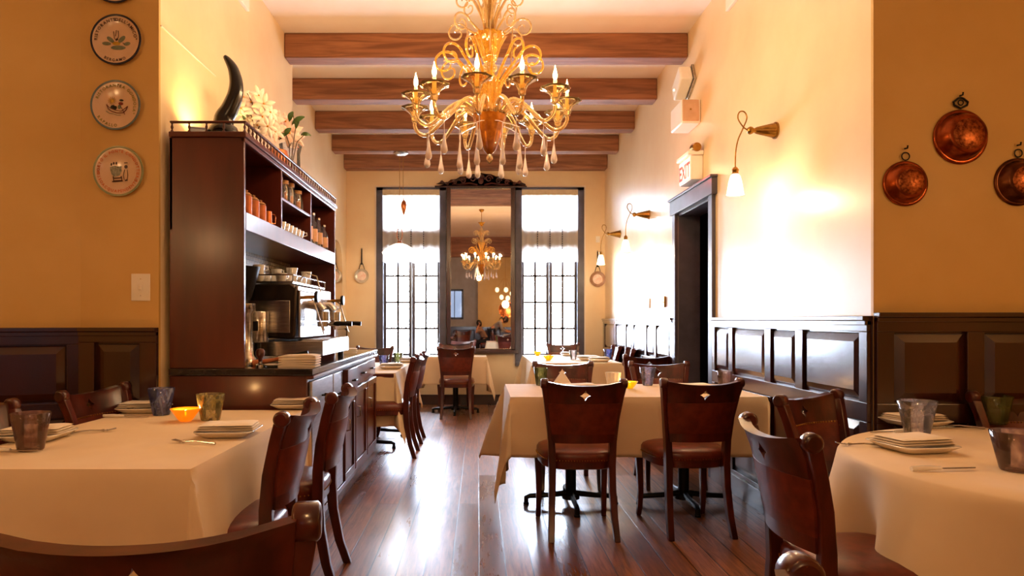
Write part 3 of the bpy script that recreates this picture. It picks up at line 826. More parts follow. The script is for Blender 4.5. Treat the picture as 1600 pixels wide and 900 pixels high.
tumbler(252, 648, G_BLUE, 'blue swirled tumbler beside the glowing candle bowl', .135, .064, .042)
tumbler(329, 656, G_YELLOW, 'pale yellow tumbler just right of the glowing candle bowl', .125, .066, .045)
tumbler(423, 632, G_GREEN, 'green tumbler at the cabinet end of the large left table', .125, .058, .038)
tumbler(845, 602, G_GREEN, 'pale green tumbler at the aisle end of the long right-wall table', .128, .052, .036)
tumbler(1012, 602, G_LAV, 'lavender-rimmed tumbler between the two front chairs of the right-wall table', .132, .06, .037)
tumbler(1135, 603, G_PINK, 'pink-tinted tumbler near the doorway end of the right-wall table', .11, .068, .052)
tumbler(1433, 682, G_CLEAR, 'clear streaky tumbler on the round table, in the middle', .148, .073, .045)
tumbler(1553, 662, G_GREEN, 'olive green tumbler towards the back of the round table', .13, .074, .052)
tumbler(1592, 735, G_MAUVE, 'mauve-rimmed tumbler nearest us on the round table, cut by the right edge', .125, .079, .052)
tumbler(600, 572, G_BLUE, 'small blue tumbler on the table beyond the cabinet', .11, .055, .04)
tumbler(622, 566, G_GREEN, 'pale green tumbler on the table beyond the cabinet, behind the blue one', .11, .055, .04)
tumbler(896, 562, G_CLEAR, 'clear tumbler on the far right table', .115, .052, .034)
tumbler(950, 560, G_BLUE, 'blue tumbler on the far right table beside the wall chairs', .115, .056, .038)

# place settings
def make_plate(label):
    t = thing('square_plate', label, 'plate', group='square white plates')
    def sq(n, hw, z, p=7):
        out = []
        for k in range(n):
            a = 2 * pi * k / n; c_, s_ = cos(a), sin(a); r = 1 / (abs(c_) ** p + abs(s_) ** p) ** (1 / p)
            out.append((c_ * r * hw, s_ * r * hw, z))
        return out
    vs = []; L = [(.07, 0), (.085, .004), (.112, .022), (.118, .026), (.116, .029), (.085, .012), (.07, .008), (.001, .008)]
    for hw, z in L: vs += sq(40, hw, z)
    fs = [(j*40 + k, j*40 + (k+1) % 40, (j+1)*40 + (k+1) % 40, (j+1)*40 + k) for j in range(len(L) - 1) for k in range(40)] + [tuple(range(40))[::-1]]
    b = MB().add(vs, fs).build('dish', M_PORC, t, ang=50)
    return t
def make_napkin(label):
    t = thing('folded_napkin', label, 'napkin', group='folded napkins on the plates')
    mb = MB()
    for i in range(3):
        s_ = .098 - .004 * i; z0 = i * .0085
        def fn(u, v, s_=s_, z0=z0, i=i):
            x, y = (2*u-1) * s_ * 1.18, (2*v-1) * s_ * .8
            e = max(abs(2*u-1), abs(2*v-1)) ** 8
            return (x, y, z0 + .0075 * (1 - e) + .002 * sin(u * 7 + i) * (1 - e) + .003 * e)
        mb.grid(fn, 14, 12)
        def fn2(u, v, fn=fn, z0=z0):
            p = fn(u, v); return (p[0], p[1], z0)
        mb.grid(fn2, 14, 12)
    mb.build('napkin_fold', M_NAPKIN, t, ang=60)
    return t
def make_fork(label):
    mb = MB()
    mb.tube([(0, -.09, .004), (0, -.05, .006), (0, .0, .009), (0, .04, .006), (0, .055, .005)], [.005, .0045, .003, .003, .006], 8)
    for x in (-.009, -.003, .003, .009): mb.tube([(x * .6, .055, .005), (x, .075, .006), (x, .10, .011)], .0016, 5)
    mb.tube([(-.008, .066, .005), (.008, .066, .005)], .003, 6)
    o = mb.build('fork', M_CHROME); return tag(o, label, 'fork', 'dinner forks')
def make_knife(label):
    t = thing('table_knife', label, 'knife', group='table knives')
    MB().tube([(0, -.11, .007), (0, -.06, .008), (0, -.01, .007)], [.008, .0085, .006], 10).build('handle', M_PORC, t)
    MB().prism([(-.003, -.01), (.008, -.005), (.009, .07), (.004, .105), (-.003, .11)], .005, .0075, 'xy').build('blade', M_CHROME, t)
    return t
PL0 = make_plate('x'); NP0 = make_napkin('x'); FK0 = make_fork('x'); KN0 = make_knife('x')
first = [1]
def setting(px, py, rz, where, fork=None, knife=None, near=True, z=ZT):
    p = T(px, py, z)
    if first[0]:
        a, b = PL0, NP0; first[0] = 0; a.location = p; a.rotation_euler.z = R(rz); a['label'] = 'square white plate ' + where; b['label'] = 'folded napkin on the plate ' + where
    else:
        a = dup(PL0, p, R(rz), 'square white plate ' + where); b = dup(NP0, p, R(rz), 'folded napkin on the plate ' + where)
    b.location = (p.x, p.y, z + .0292); b.rotation_euler.z = R(rz + 4)
used = [0, 0]
def cutlery(kind, px, py, rz, label, z=ZT):
    p = T(px, py, z); i = 0 if kind == 'fork' else 1; proto = (FK0, KN0)[i]
    if not used[i]: used[i] = 1; o = proto; o.location = p; o.rotation_euler.z = R(rz); o['label'] = label
    else: o = dup(proto, p, R(rz), label)
    o.location.z = z + .0005
setting(358, 680, 3, 'by the near aisle-side chair of the large left table')
setting(226, 643, 5, 'beside the blue tumbler on the large left table')
setting(58, 686, 4, 'at the far left edge behind the purple-brown tumbler')
setting(462, 637, 2, 'beside the green tumbler at the cabinet end')
cutlery('fork', 305, 693, 75, 'fork lying open on the large left table, left of the near plate')
cutlery('fork', 140, 676, -60, 'fork at the back left of the large left table, behind the purple-brown tumbler')
cutlery('knife', 197, 652, -88, 'knife with pale handle in front of the blue tumbler')
cutlery('knife', 20, 706, -92, 'knife with pale handle at the very left edge of the large left table')
setting(1425, 703, 8, 'at the near left of the round table')
setting(1428, 664, 12, 'at the back of the round table behind the clear tumbler')
cutlery('knife', 1395, 677, 100, 'knife beside the back plate of the round table')
cutlery('knife', 1475, 735, -85, 'knife in front of the near plate of the round table')
cutlery('fork', 1500, 668, 60, 'fork at the back of the round table, left of the olive tumbler')
cutlery('fork', 1350, 697, 80, 'fork at the left rim of the round table')
setting(905, 612, 0, 'on the aisle half of the long right-wall table')
setting(1085, 612, 0, 'on the doorway half of the long right-wall table')
setting(612, 576, 0, 'on the near end of the table beyond the cabinet')
setting(640, 566, 0, 'on the aisle side of the table beyond the cabinet')
setting(918, 563, 0, 'on the far right table, left of the blue tumbler')
setting(890, 556, 0, 'towards the window end of the far right table')
setting(936, 565, 0, 'on the near right corner of the far right table')
setting(702, 551, 0, 'on the small table under the tall mirror')

def candle_bowl(px, py, m, label, r=.055, z=ZT, lit=True, pw=1.2):
    p = T(px, py, z)
    t = thing('candle_bowl', label, 'candle', p, group='glass candle bowls')
    k = r / .055
    MB().lathe([(.001, 0), (.026*k, 0), (.038*k, .014*k), (.064*k, .052*k), (.070*k, .060*k), (.066*k, .0605*k), (.058*k, .052*k), (.034*k, .016*k), (.022*k, .006), (.001, .006)], 32).build('bowl', m, t, ang=60)
    MB().lathe([(.001, .007), (.022*k, .007), (.022*k, .024*k), (.001, .022*k)], 20).build('wax', M_WAX, t)
    if lit:
        MB().lathe([(.0008, .024*k), (.004, .030*k), (.0045, .037*k), (.002, .046*k), (.0004, .052*k)], 10).build('flame', M_FLAME, t)
        light('candle_light', 'POINT', (0, 0, .058*k), pw, (1, .55, .2), .012, t)
candle_bowl(290, 658, M_BOWL, 'glowing orange glass candle bowl on the large left table', .055, pw=1.6)
candle_bowl(984, 607, M_BOWLY, 'yellow candle bowl peeping from behind the crest on the right-wall table', .045, pw=.6)
candle_bowl(857, 563, M_BOWLY, 'bright yellow candle bowl on the far right table, the nearer one', .055, pw=.5)
candle_bowl(840, 555.5, M_BOWLY, 'small orange-yellow candle bowl on the far right table, nearer the window', .05, pw=.4)
# ribbed white votive cup
p = T(958, 606)
t = thing('votive_cup', 'small fluted white votive cup on the right-wall table between the chairs', 'candle', p)
MB().lathe([(.001, 0), (.036, 0), (.042, .03), (.056, .11), (.053, .11), (.038, .03), (.001, .008)], 48, wave=.04, k=12).build('fluted_cup', M_PORC, t)
# standing folded napkin
p = T(879, 606)
o = MB().add([(-.075, -.02, 0), (.075, -.02, 0), (.085, .05, 0), (-.085, .05, 0), (0, .01, .125), (-.04, .0, .03), (.04, .0, .03)], [(0, 1, 4), (1, 2, 4), (2, 3, 4), (3, 0, 4), (0, 3, 2, 1), (0, 5, 4), (1, 4, 6)]).build('pointed_napkin', M_NAPKIN, smooth=False, bevel=.003)
o.location = p + V((0, .0, .0)); tag(o, 'napkin folded to a point, rising behind the left front chair of the right-wall table', 'napkin')

# ------------------------------------------------------------------ espresso cabinet
CB_X, CB_F, CB_B = -.92, -1.282, -1.69
CY0, CY1 = 3.73, 6.10
t = thing('espresso_cabinet', 'tall dark red-brown espresso cabinet with open shelves and a stone counter', 'cabinet', (CB_X, CY0, 0))
def L(x, y, z=0): return (x - CB_X, y - CY0, z)
def lbox(mb, x0, x1, y0, y1, z0, z1): return mb.box(x0 - CB_X, x1 - CB_X, y0 - CY0, y1 - CY0, z0, z1)
b = MB(); lbox(b, CB_B, CB_X - .02, CY0 + .02, CY1 - .02, .09, .935); lbox(b, CB_B, CB_X - .07, CY0 + .03, CY1 - .03, 0, .09)
lbox(b, CB_B, CB_X - .02, CY0, CY0 + .02, 0, .935)
b.build('base_carcass', M_MAHOG2, t, bevel=.004)
MB().box(CB_B - CB_X, .015, -.015, CY1 - CY0 + .01, .937, .975).build('countertop', M_COUNTER, t, bevel=.005)
MB().box(-.04, .018, 0, CY1 - CY0, .915, .937).build('counter_moulding', M_MAHOG2, t, bevel=.006)
b = MB(); lbox(b, CB_X - .02, CB_X + .002, CY0, CY1 - .02, .09, .13); b.build('plinth_rail', M_MAHOG2, t, bevel=.003)
# fronts along the aisle
def front(y0, y1, z0, z1, m, name, hz=None, proud=.02, knob=True, kz=None):
    b = MB(); x0 = CB_X - .019; a = lbox
    st = .05
    a(b, x0, x0 + proud, y0, y1, z0, z1)
    o = b.build(name, m, t, bevel=.004)
    if name == 'door' and m is M_MAHOG2:
        f = MB()
        a(f, x0 + proud, x0 + proud + .012, y0, y1, z0, z0 + st); a(f, x0 + proud, x0 + proud + .012, y0, y1, z1 - st, z1)
        a(f, x0 + proud, x0 + proud + .012, y0, y0 + st, z0 + st, z1 - st); a(f, x0 + proud, x0 + proud + .012, y1 - st, y1, z0 + st, z1 - st)
        f.build('door_frame', M_MAHOG2, o, bevel=.004)
    if knob:
        k = MB(); kx = x0 + proud + (.012 if name == 'door' and m is M_MAHOG2 else 0) - CB_X
        if m is M_STEEL or name == 'drawer':
            zc = (z0 + z1) / 2 if kz is None else kz; yc = (y0 + y1) / 2 - CY0
            k.tube([(kx, yc - .04, zc), (kx + .025, yc - .035, zc), (kx + .025, yc + .035, zc), (kx, yc + .04, zc)], .005)
            k.build('handle', M_IRON, o)
        else:
            zc = z1 - .18 if kz is None else kz; yc = y0 + .035 - CY0
            k.tube([(kx, yc, zc - .04), (kx + .025, yc, zc - .035), (kx + .025, yc, zc + .035), (kx, yc, zc + .04)], .005)
            k.build('handle', M_CHROME, o)
front(3.77, 4.30, .14, .90, M_STEEL, 'door', kz=.80)
front(4.33, 4.62, .14, .90, M_STEEL, 'door', kz=.76)
front(4.65, 5.02, .14, .70, M_MAHOG2, 'door'); front(4.65, 5.02, .73, .90, M_MAHOG2, 'drawer', proud=.05)
front(5.05, 5.55, .14, .74, M_MAHOG2, 'door'); front(5.05, 5.55, .76, .90, M_MAHOG2, 'drawer', proud=.035)
front(5.58, 6.06, .14, .74, M_MAHOG2, 'door'); front(5.58, 6.06, .76, .90, M_MAHOG2, 'drawer')
# hutch
ZU = 2.268
b = MB(); lbox(b, CB_B, CB_F, CY0, CY0 + .025, .975, ZU - .03); b.build('side_panel', M_MAHOG2, t, bevel=.003)
b = MB(); lbox(b, CB_B, CB_F, CY1 - .025, CY1, .975, ZU - .03); b.build('side_panel', M_MAHOG2, t, bevel=.003)
b = MB(); lbox(b, CB_B, CB_B + .015, CY0, CY1, 1.735, ZU - .03); b.build('back_panel', M_MAHOG2, t)
b = MB(); lbox(b, CB_B, CB_B + .012, CY0 + .025, CY1 - .025, .975, 1.735); b.build('tiled_splashback', M_TILE, t, smooth=False)
b = MB(); lbox(b, CB_B - .0, CB_F + .015, CY0 - .015, CY1 + .015, ZU - .03, ZU); lbox(b, CB_F - .02, CB_F + .005, CY0, CY1, ZU - .055, ZU - .03); b.build('top_board', M_MAHOG2, t, bevel=.005)
b = MB(); lbox(b, CB_B, CB_F + .002, CY0 + .025, CY1 - .025, 1.735, 1.836); b.build('shelf', M_MAHOG2, t, bevel=.003)
b = MB(); lbox(b, CB_B, CB_F - .003, 4.457, 5.208, 2.025, 2.043); b.build('shelf', M_MAHOG2, t, bevel=.002)
for y in (4.445, 5.22):
    b = MB(); lbox(b, CB_B, CB_F, y - .012, y + .012, 1.836, ZU - .03); b.build('divider', M_MAHOG2, t, bevel=.002)
sp0 = None
def spin(x, y):
    global sp0
    if sp0 is None: sp0 = MB().lathe([(.006, 0), (.009, .006), (.004, .014), (.008, .028), (.004, .042), (.007, .05)], 10).build('gallery_spindle', M_MAHOG2, t); q = sp0
    else: q = sp0.copy(); COL.objects.link(q); q.parent = t
    q.location = L(x, y, ZU)
for i in range(36): spin(CB_F, CY0 + .01 + i * (CY1 - CY0 - .02) / 35)
for i in range(1, 5): spin(CB_F - .02 - i * (CB_F - CB_B - .03) / 4, CY0 + .01)
b = MB(); lbox(b, CB_F - .01, CB_F + .01, CY0, CY1, ZU + .05, ZU + .062); lbox(b, CB_B, CB_F, CY0, CY0 + .02, ZU + .05, ZU + .062); b.build('gallery_rail', M_MAHOG2, t, bevel=.004)

# espresso machine
EY0, EY1 = 4.20, 5.12
t = thing('espresso_machine', 'chrome and dark espresso machine with lever groups on the cabinet counter', 'espresso machine', (-1.25, EY0, .9755))
def E(mb): mb.m = M4.Translation((1.25, -EY0, -.9755)); return mb
b = E(MB()); b.prism([(-1.50, 1.14), (-1.14, 1.12), (-1.13, 1.15), (-1.12, 1.44), (-1.16, 1.47), (-1.40, 1.46), (-1.46, 1.41), (-1.52, 1.36)], EY0, EY1, 'xz'); b.build('body', M_DKSTEEL, t, bevel=.012)
b = E(MB()); b.box(-1.50, -1.36, EY0 - .0, EY1, 1.12, 1.14).box(-1.46, -1.16, EY0 - .006, EY0, 1.16, 1.36); b.build('side_plate', M_CHROME, t, bevel=.01)
b = E(MB()); b.box(-1.12, -1.105, EY0 + .03, EY1 - .03, 1.13, 1.42).box(-1.13, -1.11, EY0, EY1, 1.42, 1.45); b.build('front_plate', M_CHROME, t, bevel=.004)
b = E(MB()); b.box(-1.42, -.97, EY0 + .05, EY1 - .02, 1.015, 1.11); b.box(-1.12, -.97, EY0 + .08, EY1 - .05, 1.11, 1.118)
b.build('drip_tray', M_CHROME, t, bevel=.006)
b = E(MB())
for x in (-1.38, -1.02):
    for y in (EY0 + .1, EY1 - .08): b.cyl((x, y, .9755), .02, .04, n=14)
b.build('feet', M_BLACK, t)
b = E(MB()); b.box(-1.47, -1.15, EY0 + .02, EY1 - .02, 1.467, 1.48); b.tube([(-1.15, EY0 + .02, 1.52), (-1.15, EY1 - .02, 1.52)], .005); b.tube([(-1.47, EY0 + .02, 1.52), (-1.15, EY0 + .02, 1.52)], .005)
for q in (EY0 + .02, EY0 + .47, EY1 - .02): b.tube([(-1.15, q, 1.475), (-1.15, q, 1.52)], .004)
b.build('cup_tray', M_CHROME, t)
for y in (EY0 + .27, EY0 + .62):
    b = E(MB()); b.tube([(-1.12, y, 1.34), (-1.05, y, 1.34), (-1.02, y, 1.30)], [.03, .03, .035], 16); b.cyl((-1.02, y, 1.235), .042, .06, n=20); g = b.build('group_head', M_CHROME, t)
    b = E(MB()); b.cyl((-1.02, y, 1.195), .036, .035, n=20); b.tube([(-1.02, y, 1.21), (-.95, y, 1.215)], .010); b.tube([(-1.02, y - .01, 1.195), (-1.01, y - .012, 1.17)], .008)
    pf = b.build('portafilter', M_CHROME, g)
    b = E(MB()); b.tube([(-.95, y, 1.215), (-.93, y, 1.217), (-.88, y, 1.217), (-.83, y, 1.214)], [.011, .016, .014, .016], 14); b.build('grip', M_BLACK, pf)
for y in (EY0 + .06, EY1 - .06):
    b = E(MB()); b.tube([(-1.11, y, 1.38), (-1.02, y, 1.385)], .011); b.build('steam_valve', M_BRASS, t)
    b = E(MB()); b.lathe([(.001, 0), (.034, 0), (.037, .008), (.034, .02), (.001, .022)], 18, (-1.02, y, 1.385), axis='x'); b.build('steam_knob', M_BLACK, t)
    b = E(MB()); b.tube([(-1.06, y, 1.38), (-1.03, y + .01, 1.36), (-1.0, y + .02, 1.25), (-.97, y + .02, 1.15)], .005); b.build('steam_wand', M_CHROME, t)
b = E(MB()); b.tube([(-1.14, EY0 + .1, 1.48), (-1.10, EY0 + .14, 1.54), (-1.04, EY0 + .18, 1.52), (-1.02, EY0 + .2, 1.42)], .005); b.build('water_pipe', M_CHROME, t)
# cups on the machine
def make_cup(label, h=.05, r=.034):
    t = thing('espresso_cup', label, 'cup', group='cups warming on the espresso machine')
    MB().lathe([(.001, 0), (r*.6, 0), (r*.75, .006), (r, h), (r*.93, h), (r*.68, .01), (.001, .008)], 20).build('bowl', M_PORC, t)
    MB().tube([(r*.95, 0, h*.8), (r*1.45, 0, h*.8), (r*1.5, 0, h*.45), (r*.85, 0, h*.3)], .0035, 6).build('handle', M_PORC, t)
    return t
c0 = make_cup('white cup warming on top of the espresso machine', .055, .038)
n = 0
for i in range(6):
    for j in range(2):
        for k in range(1 if (i + j) % 3 else 2):
            o = c0 if n == 0 else dup(c0); n += 1
            o.location = (-1.39 + .14 * j, EY0 + .12 + i * .125, 1.481 + k * .052); o.rotation_euler = (0, 0, i * 2 + j)
            o['label'] = ('upper' if k else 'lower') + ' white espresso cup on the machine, ' + ('first', 'second', 'third', 'fourth', 'fifth', 'last')[i] + ' of the ' + ('wall-side' if j == 0 else 'aisle-side') + ' row'
# coffee grinder
t = thing('coffee_grinder', 'coffee grinder with black cone hopper, left of the espresso machine', 'grinder', (-1.375, 3.98, .9755))
MB().lathe([(.001, 0), (.075, 0), (.075, .04), (.06, .06), (.055, .30), (.07, .32), (.07, .36), (.001, .36)], 24).build('body', M_CHROME, t)
MB().lathe([(.03, .36), (.05, .40), (.095, .56), (.098, .575), (.001, .58)], 24).build('hopper', M_BLACK, t)
t = thing('dosing_canister', 'brushed steel cylinder with square sight window before the espresso machine', 'canister', (-1.33, 4.11, .9755))
MB().lathe([(.001, .13), (.06, .13), (.062, .135), (.062, .31), (.058, .316), (.001, .316)], 32).build('cylinder', M_CHROME, t)
MB().lathe([(.001, 0), (.05, 0), (.05, .02), (.02, .03), (.018, .13), (.001, .13)], 20).build('stand', M_BLACK, t)
MB().box(-.025, .022, -.068, -.055, .20, .26).build('sight_window', M_BLACK, t, bevel=.006)
# tamper, tool, napkin stacks
t = thing('coffee_tamper', 'tamper with dark red wooden knob on the counter', 'tamper', (-1.235, 3.86, .9755))
MB().lathe([(.001, 0), (.027, 0), (.027, .012), (.010, .02), (.009, .03)], 20).build('base', M_CHROME, t)
MB().lathe([(.010, .03), (.014, .05), (.024, .065), (.026, .085), (.018, .10), (.001, .104)], 20).build('knob', M_MAHOG2, t)
t = thing('wooden_paddle', 'long wooden stirring tool with black handle lying on the counter before the machine', 'utensil', (-1.15, 3.98, .9755))
MB().tube([(-.16, -.02, .012), (-.05, .0, .03), (.04, .01, .05)], [.022, .012, .011], 10).build('blade', M_TERRA, t)
MB().tube([(.04, .01, .05), (.15, .02, .075)], [.013, .012], 10).build('handle', M_BLACK, t)
t = thing('small_saucer', 'pale saucer beside the tamper on the counter', 'saucer', (-1.17, 3.88, .9755))
MB().lathe([(.001, 0), (.03, 0), (.058, .010), (.06, .013), (.03, .006), (.001, .006)], 24).build('saucer_dish', M_PORC, t)
def stack(label, x, y, n, w, d, rz=0, m=M_NAPKIN):
    t = thing('napkin_stack', label, 'napkins', (x, y, .9755), R(rz))
    rn = random.Random(n)
    for i in range(n):
        mb = MB(); a = rn.uniform(-.006, .006); z = i * .0135
        def top(u, v, z=z, a=a): return ((2*u-1)*w + a, (2*v-1)*d, z + .0125 - .006 * abs(2*u-1) ** 6 + .0015*sin(u*5+i))
        def bot(u, v, z=z, a=a): return ((2*u-1)*w + a, (2*v-1)*d, z)
        mb.grid(top, 10, 6); mb.grid(bot, 10, 6)
        for u in (0, 1): mb.grid(lambda v, q, u=u: tuple(V(bot(u, v)).lerp(V(top(u, v)), q)), 6, 1)
        for v in (0, 1): mb.grid(lambda u, q, v=v: tuple(V(bot(u, v)).lerp(V(top(u, v)), q)), 10, 1)
        mb.build('napkin_layer', m, t, ang=50)
stack('stack of folded tan napkins on the counter edge', -1.03, 3.92, 5, .105, .075, 2)
stack('crumpled pile of napkins at the far end of the counter', -1.05, 5.45, 3, .08, .07, 10)

# shelf contents ----------------------------------------------------------------
def canister(x, y, h=.13, r=.032, label=''):
    t = thing('copper_canister', label, 'canister', (x, y, 1.8365), group='copper canisters on the left shelf')
    MB().lathe([(.001, 0), (r, 0), (r, h*.8), (r*.8, h*.85)], 20).build('body', M_TERRA, t)
    MB().lathe([(r*.9, h*.84), (r*.95, h*.88), (r*.6, h*.97), (.008, h), (.012, h*1.06), (.001, h*1.1)], 20).build('lid', M_CORK, t)
for i, (y, lb) in enumerate(((3.90, 'leftmost, half hidden by the cabinet side'), (4.03, 'second from the left'), (4.16, 'right of the others'))):
    canister(-1.33, y, .135 - .006*i, .034, 'cork-lidded copper canister on the left shelf, ' + lb)
t = thing('copper_mug', 'copper mug with a squared handle on the left shelf', 'mug', (-1.335, 4.29, 1.8365), R(65))
MB().lathe([(.001, 0), (.036, 0), (.034, .085), (.031, .085), (.033, .006), (.001, .006)], 20).build('cup', M_BRIGHTCOP, t)
MB().tube([(.032, 0, .075), (.075, 0, .075), (.082, 0, .06), (.08, 0, .02), (.034, 0, .012)], .0045, 8).build('handle', M_BRIGHTCOP, t)
def jar(y, h, label, i):
    t = thing('glass_jar', label, 'jar', (-1.345, y, 2.0435), group='preserve jars on the upper middle shelf')
    MB().lathe([(.001, 0), (.042, 0), (.046, .01), (.044, h*.5), (.03, h*.78), (.032, h*.86), (.030, h*.86), (.028, h*.78), (.041, h*.5), (.042, .012), (.001, .006)], 20).build('glass', G_JAR, t)
    MB().lathe([(.001, .007), (.040, .008), (.040, h*.45), (.001, h*.46)], 18).build('preserve', M_JARFILL, t)
    MB().lathe([(.001, h*.84), (.035, h*.84), (.035, h), (.001, h*1.01)], 18).build('lid', M_CORK, t)
for i, (y, h, w_) in enumerate(((4.56, .15, 'leftmost'), (4.70, .155, 'second from the left'), (4.85, .165, 'third from the left'), (5.05, .15, 'rightmost'))):
    jar(y, h, 'cork-topped glass jar of amber preserve on the upper middle shelf, ' + w_, i)
t = thing('cardboard_box', 'plain tan box behind the cups on the lower middle shelf', 'box', (-1.42, 4.86, 1.8365))
MB().box(-.05, .05, -.09, .09, 0, .085).box(-.052, .052, -.092, .092, .07, .088).build('box_body', M_CORK, t, bevel=.003)
for i in range(6):
    o = dup(c0, (-1.32 + .0 * (i % 2), 4.54 + i * .095, 1.8365), i * 1.3, ('first', 'second', 'third', 'fourth', 'fifth', 'last')[i] + ' white cup in the row on the lower middle shelf, counted from the left', 'cups on the lower middle shelf')
def bottle(y, h, label):
    t = thing('glass_bottle', label, 'bottle', (-1.335, y, 1.8365), group='bottles on the right shelf')
    r = .036
    MB().lathe([(.001, 0), (r, 0), (r*1.03, .01), (r, h*.58), (r*.75, h*.7), (.014, h*.8), (.013, h*.93), (.001, h*.93)], 20).build('glass', G_BOTTLE, t)
    MB().lathe([(r*1.015, h*.12), (r*1.035, h*.13), (r*1.025, h*.5), (r*1.01, h*.51)], 20).build('paper_label', M_LABEL, t)
    MB().lathe([(.001, h*.93), (.017, h*.93), (.017, h), (.001, h)], 14).build('stopper', M_CHROME, t)
for y, h, w_ in ((5.34, .27, 'leftmost beside the divider'), (5.50, .265, 'second from the left, steel stopper'), (5.68, .25, 'third from the left'), (5.88, .22, 'rightmost and shortest')):
    bottle(y, h, 'labelled glass bottle on the right shelf, ' + w_)

# on top of the cabinet ---------------------------------------------------------
hp = [P(349, 205, 3.86), P(350, 186, 3.86), P(358, 172, 3.86), P(367, 150, 3.86), P(369, 130, 3.86), P(365, 110, 3.86), P(358, 97, 3.86), P(351, 88, 3.86)]
hp[0].z = ZU + .03
t = thing('carved_horn', 'tall curved black horn standing on top of the cabinet', 'horn', (hp[0].x, hp[0].y, ZU + .0005))
pts = [p - V((hp[0].x, hp[0].y, ZU)) for p in hp]
dense = []
for i in range(len(pts) - 1):
    for k in range(4):
        tt = k / 4; p0_, p1_, p2_, p3_ = pts[max(i-1, 0)], pts[i], pts[i+1], pts[min(i+2, len(pts)-1)]
        dense.append(.5 * ((2*p1_) + (p2_-p0_)*tt + (2*p0_-5*p1_+4*p2_-p3_)*tt*tt + (3*p1_-p0_-3*p2_+p3_)*tt**3))
dense.append(pts[-1]); n = len(dense)
MB().tube(dense, [.056 * (1 - (i / n)) ** .62 + .003 for i in range(n)], 16).build('horn_spike', M_HORN, t)
MB().lathe([(.001, 0), (.085, 0), (.085, .035), (.075, .06), (.055, .075), (.04, .09)], 24).build('mount', M_HORN, t)
t = thing('uplight', 'small puck lamp washing the wall behind the horn', 'lamp', (-1.60, 4.02, ZU + .0005))
MB().lathe([(.001, 0), (.05, 0), (.05, .03), (.04, .035), (.04, .028), (.001, .028)], 24).build('housing', M_BLACK, t)
MB().lathe([(.001, .029), (.036, .029), (.001, .031)], 20).build('lens', M_SHADE, t)
light('uplight_light', 'SPOT', (0, 0, .045), 16, (1, .62, .22), .03, t, rot=(pi, 0, 0), spot=R(150))
t = thing('small_box', 'small grey box on top of the cabinet by its left end', 'box', (-1.56, 3.80, ZU + .0005), R(20))
MB().box(-.045, .045, -.03, .03, 0, .035).box(-.047, .047, -.032, .032, .028, .038).build('box_body', M_STEEL, t, bevel=.003)
t = thing('copper_pot', 'copper pot among the flowers on top of the cabinet', 'pot', (-1.40, 4.72, ZU + .0005))
MB().lathe([(.001, 0), (.06, 0), (.085, .04), (.09, .09), (.075, .13), (.078, .14), (.07, .14), (.068, .128), (.08, .09), (.001, .02)], 28).build('pot_body', M_TERRA, t)
def blossom(mb, c, r, d, rnd, n=6, w=.42):
    d = V(d).normalized(); a = d.cross(V((0, 0, 1)) if abs(d.z) < .9 else V((1, 0, 0))).normalized(); b_ = d.cross(a)
    ph = rnd.random() * 6
    for k in range(n):
        an = ph + 2*pi*k/n; u = a * cos(an) + b_ * sin(an); s_ = d.cross(u)
        def fn(p, q, u=u, s_=s_):
            wd = w * r * sin(pi * min(1, .08 + .92*p)) ** .8
            return tuple(V(c) + u * (r * p) + s_ * (wd * (q - .5)) + d * (r * (.45 * p - .55 * p * p) + .12 * r * (1 - abs(2*q-1))))
        mb.grid(fn, 5, 3)
def flowers(name, label, loc, blossoms, leaves, stems, petal, vase):
    t = thing(name, label, 'flowers', loc); rnd = random.Random(hash(len(blossoms)) + 3)
    o_ = V(loc)
    for (p, r) in blossoms:
        mb = MB(); c_ = p - o_
        blossom(mb, c_, r * 1.45, (rnd.uniform(-.1, .9), -1 + rnd.uniform(-.3, .5), rnd.uniform(-.3, .5)), rnd)
        bl = mb.build('blossom', petal, t, ang=70)
        MB().sphere(c_ + V((.004, -.01, 0)), r * .13, n=8, m=6).build('blossom_centre', M_YELLOWP, bl)
    for (p, q, w_) in leaves:
        a = p - o_; b_ = q - o_; dr = (b_ - a); s_ = dr.cross(V((0, 1, 0))).normalized()
        def fn(u, v): return tuple(a + dr * u + s_ * (w_ * sin(pi * u) ** .7 * (v - .5)) + V((0, -.02 * sin(pi * u), .01 * abs(2*v-1))))
        MB().grid(fn, 10, 4).build('leaf', M_LEAF, t, ang=70)
    mb = MB()
    for pl in stems: mb.tube([p - o_ for p in pl], .0035, 6)
    mb.build('stems', M_STEM, t)
    if vase: vase(t)
    return t
Y1 = 4.35
def PP(px, py, Y): return P(px, py, Y)
def vase1(t): MB().lathe([(.001, 0), (.05, 0), (.06, .02), (.065, .10), (.05, .15), (.055, .17), (.05, .17), (.045, .15), (.06, .10), (.054, .02), (.001, .01)], 24).build('vase', M_PORC, t)
Y1 = 4.3
loc1 = (-1.45, Y1, ZU + .0005)
rn = random.Random(11)
bl = [(PP(x, y, Y1 + rn.uniform(-.08, .08)), r) for x, y, r in ((380, 152, .05), (392, 160, .055), (404, 150, .05), (412, 163, .055), (398, 176, .06), (385, 184, .05), (376, 170, .045), (410, 183, .055), (422, 176, .05), (402, 196, .05), (418, 198, .05), (390, 205, .045))]
st = [[V((-1.45, Y1, ZU + .1)), PP(395, 190, Y1), PP(388, 165, Y1), PP(380, 148, Y1)], [V((-1.45, Y1, ZU + .1)), PP(398, 190, Y1), PP(394, 160, Y1), PP(386, 146, Y1)], [V((-1.45, Y1, ZU + .1)), PP(412, 190, Y1), PP(414, 165, Y1)]]
flowers('orchid_arrangement', 'cream orchid blossoms glowing just right of the black horn', loc1, bl, [(PP(380, 190, Y1), PP(388, 178, Y1), .03)], st, M_PETAL, vase1)
Y2 = 5.05
